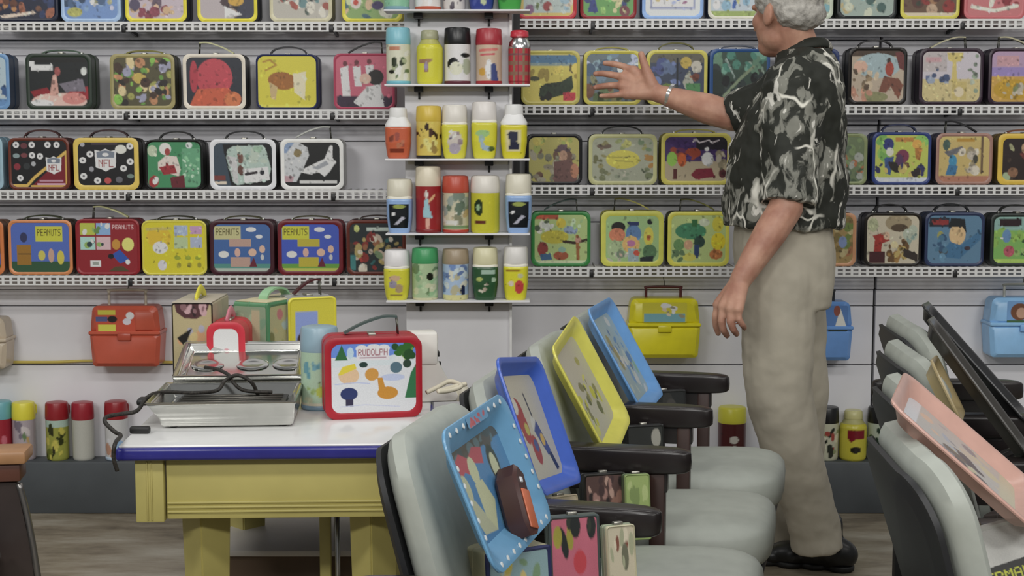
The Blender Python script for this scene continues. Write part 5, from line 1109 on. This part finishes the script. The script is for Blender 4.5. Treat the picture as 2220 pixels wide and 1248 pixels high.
def shirt_mat():
    m = bpy.data.materials.new('leaf_print_cotton'); m.use_nodes = True; nt = m.node_tree; b = nt.nodes['Principled BSDF']; L = nt.links.new
    N = lambda t: nt.nodes.new('ShaderNodeTex' + t)
    tc = nt.nodes.new('ShaderNodeTexCoord'); mp = nt.nodes.new('ShaderNodeMapping'); mp.inputs['Rotation'].default_value = (.3, .5, .2); mp.inputs['Scale'].default_value = (1, 1, .62)
    L(tc.outputs['Object'], mp.inputs['Vector'])
    w = N('Noise'); w.inputs['Scale'].default_value = 9; w.inputs['Detail'].default_value = 2; L(mp.outputs['Vector'], w.inputs['Vector'])
    ad = nt.nodes.new('ShaderNodeVectorMath'); ad.operation = 'MULTIPLY_ADD'; ad.inputs[1].default_value = (.13, .13, .13)
    L(w.outputs['Color'], ad.inputs[0]); L(mp.outputs['Vector'], ad.inputs[2])
    v = N('Voronoi'); v.feature = 'DISTANCE_TO_EDGE'; v.inputs['Scale'].default_value = 9.5; L(ad.outputs[0], v.inputs['Vector'])
    n1 = N('Noise'); n1.inputs['Scale'].default_value = 7.5; n1.inputs['Detail'].default_value = 3; L(mp.outputs['Vector'], n1.inputs['Vector'])
    n2 = N('Noise'); n2.inputs['Scale'].default_value = 24; n2.inputs['Detail'].default_value = 5; n2.inputs['Distortion'].default_value = 1.2; L(mp.outputs['Vector'], n2.inputs['Vector'])

    def ramp(src, p0, p1, a, bb):
        r = nt.nodes.new('ShaderNodeValToRGB'); e = r.color_ramp.elements; e[0].position = p0; e[1].position = p1
        e[0].color = (a, a, a, 1); e[1].color = (bb, bb, bb, 1); L(src, r.inputs['Fac']); return r.outputs['Color']

    def mix(f, a, bb):
        x = nt.nodes.new('ShaderNodeMix'); x.data_type = 'RGBA'
        if isinstance(f, float): x.inputs[0].default_value = f
        else: L(f, x.inputs[0])
        for i, q in ((6, a), (7, bb)):
            if isinstance(q, str): x.inputs[i].default_value = (*alb(q), 1)
            else: L(q, x.inputs[i])
        return x.outputs[2]

    def mul(a, bb):
        x = nt.nodes.new('ShaderNodeMath'); x.operation = 'MULTIPLY'; L(a, x.inputs[0]); L(bb, x.inputs[1]); return x.outputs[0]
    leaf = mul(ramp(n1.outputs['Fac'], .51, .477, 0, 1), ramp(n2.outputs['Fac'], .45, .52, 0, 1))
    vein = mul(ramp(v.outputs['Distance'], .012, .04, 1, 0), ramp(n1.outputs['Fac'], .5, .56, 0, 1))
    c1 = mix(leaf, '1c1e18', '6c6c64')
    c2 = mix(vein, c1, 'bcbab0')
    sp = ramp(n2.outputs['Fac'], .62, .66, 0, 1)
    L(mix(sp, c2, 'b4b2aa'), b.inputs['Base Color']); b.inputs['Roughness'].default_value = .75
    return m


SKIN = skin_mat()
man = thing('person', 'grey haired man in dark leaf print shirt and khaki trousers reaching to the shelf', 'person', (P(1740, 1240, 4.12).x, 4.15, 0))
J = P
fh = Vector((-.55, .835, 0)).normalized(); rh_ = Vector((fh.y, -fh.x, 0)); up = Vector((0, 0, 1))
HM = Matrix((fh, -rh_, up)).transposed()      # local x forward, y to his left, z up
hc = J(1704, 22, 4.16)
bm = bmesh.new()
ell_prim(bm, hc + up * .02 - fh * .005, HM, (.098, .076, .1))                 # cranium
ell_prim(bm, hc + fh * .028 - up * .045, HM, (.068, .06, .085))               # face
ell_prim(bm, hc + fh * .052 - up * .098, HM, (.04, .042, .03))                # chin
ell_prim(bm, hc + fh * .01 - up * .075, HM, (.06, .064, .045))                # jaw
ell_prim(bm, hc + fh * .086 + up * .012, HM, (.018, .05, .014))               # brow
cap_prim(bm, hc + fh * .094 - up * .005, hc + fh * .112 - up * .042, .009, .014)   # nose
ell_prim(bm, hc + fh * .088 - up * .072, HM, (.012, .024, .009))              # lips
for s in (1, -1):
    e = hc - rh_ * s * .077 - fh * .012 - up * .018
    EM = HM @ Matrix.Rotation(math.radians(-12), 3, 'Y')
    ell_prim(bm, e, EM, (.018, .011, .033))
    ell_prim(bm, e - rh_ * s * .007 - fh * .006, EM, (.017, .007, .030))
    ell_prim(bm, hc + fh * .06 - rh_ * s * .04 - up * .03, HM, (.026, .02, .026))  # cheek
nb = J(1738, 128, 4.17)
cap_prim(bm, hc - up * .05 - fh * .02, nb, .056, .062)
cap_prim(bm, nb, J(1728, 300, 4.15), .06, .09)
cap_prim(bm, J(1728, 300, 4.15), J(1704, 470, 4.14), .10, .10)
# reaching right arm
RS, RE, RWp = J(1728, 192, 4.27), J(1588, 252, 4.33), J(1438, 206, 4.42)
cap_prim(bm, nb, RS, .05, .042)
cap_prim(bm, RS, RE, .042, .044)
cap_prim(bm, RE, RE.lerp(RWp, .35), .043, .046)
cap_prim(bm, RE.lerp(RWp, .35), RWp, .046, .028)
Yh = 4.45
wrist = J(1424, 202, 4.43)
cap_prim(bm, RWp, wrist, .028, .027)
kn = [J(1374, 153, 4.46), J(1352, 167, 4.465), J(1350, 186, 4.46), J(1358, 204, 4.45)]
for k_, r in zip(kn, (.0165, .0165, .0165, .016)):
    cap_prim(bm, wrist.lerp(k_, .12), k_, .022, r)
cap_prim(bm, J(1402, 170, 4.445), J(1366, 190, 4.455), .024, .018)
cap_prim(bm, J(1408, 190, 4.435), J(1372, 204, 4.445), .020, .016)
fing = [[kn[0], J(1350, 143, 4.475), J(1328, 138, 4.475), J(1311, 137, 4.465)],
        [kn[1], J(1327, 162, 4.485), J(1306, 159, 4.48), J(1291, 160, 4.465)],
        [kn[2], J(1324, 185, 4.48), J(1304, 187, 4.47), J(1290, 190, 4.455)],
        [kn[3], J(1336, 206, 4.455), J(1318, 208, 4.445), J(1303, 208, 4.435)]]
for fg, r in zip(fing, (.0105, .011, .0105, .0095)):
    for a, b_, q0, q1 in zip(fg, fg[1:], (1.12, 1.0, .94), (1.0, .94, .82)):
        cap_prim(bm, a, b_, r * q0, r * q1, 12)
thumb = [J(1414, 186, 4.43), J(1402, 155, 4.43), J(1395, 134, 4.435), J(1390, 117, 4.44)]
for a, b_, q0, q1 in zip(thumb, thumb[1:], (.021, .0145, .0125), (.0155, .0125, .0105)):
    cap_prim(bm, a, b_, q0, q1, 12)
# hanging left arm
LS, LE, LW = J(1716, 190, 4.0), J(1704, 450, 3.93), J(1606, 606, 3.89)
cap_prim(bm, nb, LS, .05, .042)
cap_prim(bm, LS, LE, .042, .046)
cap_prim(bm, LE, LE.lerp(LW, .35), .046, .045)
cap_prim(bm, LE.lerp(LW, .35), LW, .045, .03)
lk = [J(1557, 660, 3.9), J(1568, 664, 3.87), J(1584, 668, 3.85), J(1600, 670, 3.84)]
for k_ in lk:
    cap_prim(bm, LW.lerp(k_, .1), k_, .024, .0155)
lf = [[lk[0], J(1551, 686, 3.9), J(1552, 706, 3.91), J(1557, 722, 3.92)],
      [lk[1], J(1564, 695, 3.865), J(1568, 714, 3.87), J(1576, 727, 3.89)],
      [lk[2], J(1583, 698, 3.845), J(1590, 714, 3.85), J(1597, 724, 3.87)],
      [lk[3], J(1602, 692, 3.835), J(1609, 703, 3.84), J(1614, 711, 3.86)]]
for fg, r in zip(lf, (.0105, .011, .0105, .0095)):
    for a, b_, q0, q1 in zip(fg, fg[1:], (1.1, 1.0, .94), (1.0, .94, .82)):
        cap_prim(bm, a, b_, r * q0, r * q1, 12)
lt = [J(1588, 632, 3.92), J(1560, 668, 3.945), J(1556, 692, 3.95), J(1562, 712, 3.945)]
for a, b_, q0, q1 in zip(lt, lt[1:], (.02, .014, .012), (.015, .012, .01)):
    cap_prim(bm, a, b_, q0, q1, 12)
fused('body', bm, .0042, 5, SKIN, man)
# hair
bm = bmesh.new()
ell_prim(bm, hc + up * .034 - fh * .012, HM, (.106, .084, .098))
ell_prim(bm, hc - fh * .058 - up * .012, HM, (.06, .078, .05))
for s in (1, -1):
    cap_prim(bm, hc - rh_ * s * .074 + fh * .02 + up * .035, hc - rh_ * s * .07 + fh * .026 + up * .005, .016, .008)
HAIR = mat('8f8c86', .7, 0, .28, 60, .6)
fused('hair', bm, .006, 3, HAIR, man, [(.012, .018)])
for s in (1, -1):
    o = superell('eye', (0, 0, 0), .011, .011, .011, 1, 1, mat('b8b4ac', .2), None, None, 14, 8)
    o.parent = man; o.location = hc + fh * .08 - rh_ * s * .03 - up * .012 - man.location
# watch
wd = (RWp - RE).normalized(); wc_ = J(1455, 207, 4.412)
o = lathe('wristwatch', [(.0325, -.006), (.0355, -.005), (.0355, .005), (.0325, .006)], mat('c0c0bc', .2, .9), None, 28)
o.parent = man; o.matrix_local = Matrix.Translation(wc_ - man.location) @ wd.to_track_quat('Z', 'Y').to_matrix().to_4x4()
o2 = lathe('watch_face', [(.014, 0), (.015, .003), (.012, .006)], mat('cfcfcc', .25, .4), o, 20); o2.matrix_local = Matrix.Translation((0, -.035, 0)) @ Matrix.Rotation(math.radians(90), 4, 'X')
# shirt
px = lambda x, y, Y=4.14: J(x, y, Y)
bm = bmesh.new()
loft_prim(bm, [(px(1698, 490), .166, .185), (px(1699, 455), .167, .185), (px(1703, 400), .166, .183), (px(1707, 320), .157, .182), (px(1722, 250), .138, .186), (px(1738, 195), .108, .19), (px(1743, 160), .094, .168), (px(1746, 132), .078, .12), (px(1746, 108), .066, .08)])
cap_prim(bm, J(1722, 186, 4.02), J(1708, 442, 3.945), .088, .078, 20, True)
ell_prim(bm, J(1722, 188, 4.03), Matrix.Identity(3), (.088, .08, .08))
cap_prim(bm, J(1722, 196, 4.26), J(1586, 251, 4.325), .088, .06, 20, True)
ell_prim(bm, J(1724, 192, 4.26), Matrix.Identity(3), (.088, .08, .08))
shirt = fused('shirt', bm, .0065, 3, shirt_mat(), man, [(.022, .07), (.006, .022)])
# collar
bm = bmesh.new()
cpts = []
for k in range(25):
    a = math.radians(-150 + 300 * k / 24)
    cc = px(1742, 108, 4.165)
    cpts.append(cc - fh * .07 * math.cos(a) + rh_ * .07 * math.sin(a) + up * (.022 * math.cos(a) - .004))
v, f = tube_geo(cpts, [.017] * 25, 8, .4)
o = mesh('collar', [Vector(p) - man.location for p in v], f, shirt.data.materials[0], man)
# trousers
KH = mat('969082', .8, 0, .06, 14, .3)
bm = bmesh.new()
loft_prim(bm, [(px(1705, 660), .118, .16), (px(1700, 610), .133, .172), (px(1697, 540), .138, .175), (px(1699, 470), .13, .165)])
for pts in ([(J(1688, 600, 4.05), .108), (J(1684, 740, 4.04), .1), (J(1690, 860, 4.03), .094), (J(1712, 960, 4.03), .084), (J(1742, 1060, 4.05), .076), (J(1768, 1150, 4.07), .074), (J(1772, 1192, 4.07), .073)],
            [(J(1712, 600, 4.24), .106), (J(1722, 740, 4.26), .094), (J(1728, 860, 4.28), .088), (J(1730, 960, 4.32), .08), (J(1724, 1060, 4.36), .074), (J(1715, 1140, 4.4), .073), (J(1712, 1165, 4.41), .072)]):
    for (a, ra), (b_, rb) in zip(pts, pts[1:]):
        last = b_ is pts[-1][0]
        cap_prim(bm, a, b_, ra, rb, 20, last)
fused('trousers', bm, .007, 5, KH, man, [(.014, .12), (.004, .04)])
bm = bmesh.new()
loft_prim(bm, [(px(1699, 486), .134, .169), (px(1699, 474), .134, .169)])
fused('belt', bm, .006, 1, mat('17120f', .4), man)
# shoes
for nm, ank in (('shoe', PZ(1788, 1232, 0.0)), ('shoe', Vector((J(1712, 1165, 4.41).x, 4.42, 0)))):
    fd = Vector((-.93, .37, 0)).normalized(); FM = Matrix((fd, Vector((-fd.y, fd.x, 0)), up)).transposed()
    ank = Vector((ank.x, ank.y, 0))
    bm = bmesh.new()
    for xx, ry, hz in ((-.03, .042, .095), (.03, .044, .09), (.1, .05, .07), (.16, .05, .055), (.205, .042, .048)):
        ell_prim(bm, ank + fd * xx + up * hz * .5, FM, (.065, ry, hz * .52))
    cap_prim(bm, ank + up * .05 - fd * .005, ank + up * .13, .045, .05)
    o = fused(nm, bm, .006, 3, mat('141414', .35, 0, .1), man)
    bm = bmesh.new()
    for xx, ry in ((-.045, .04), (.03, .042), (.1, .05), (.17, .048), (.215, .036)):
        R = [ank + fd * (xx)]
        cap_prim(bm, R[0] + up * .001, R[0] + up * .018, ry, ry, 18, True)
    fused('sole', bm, .006, 2, mat('0f0f0f', .6), man)
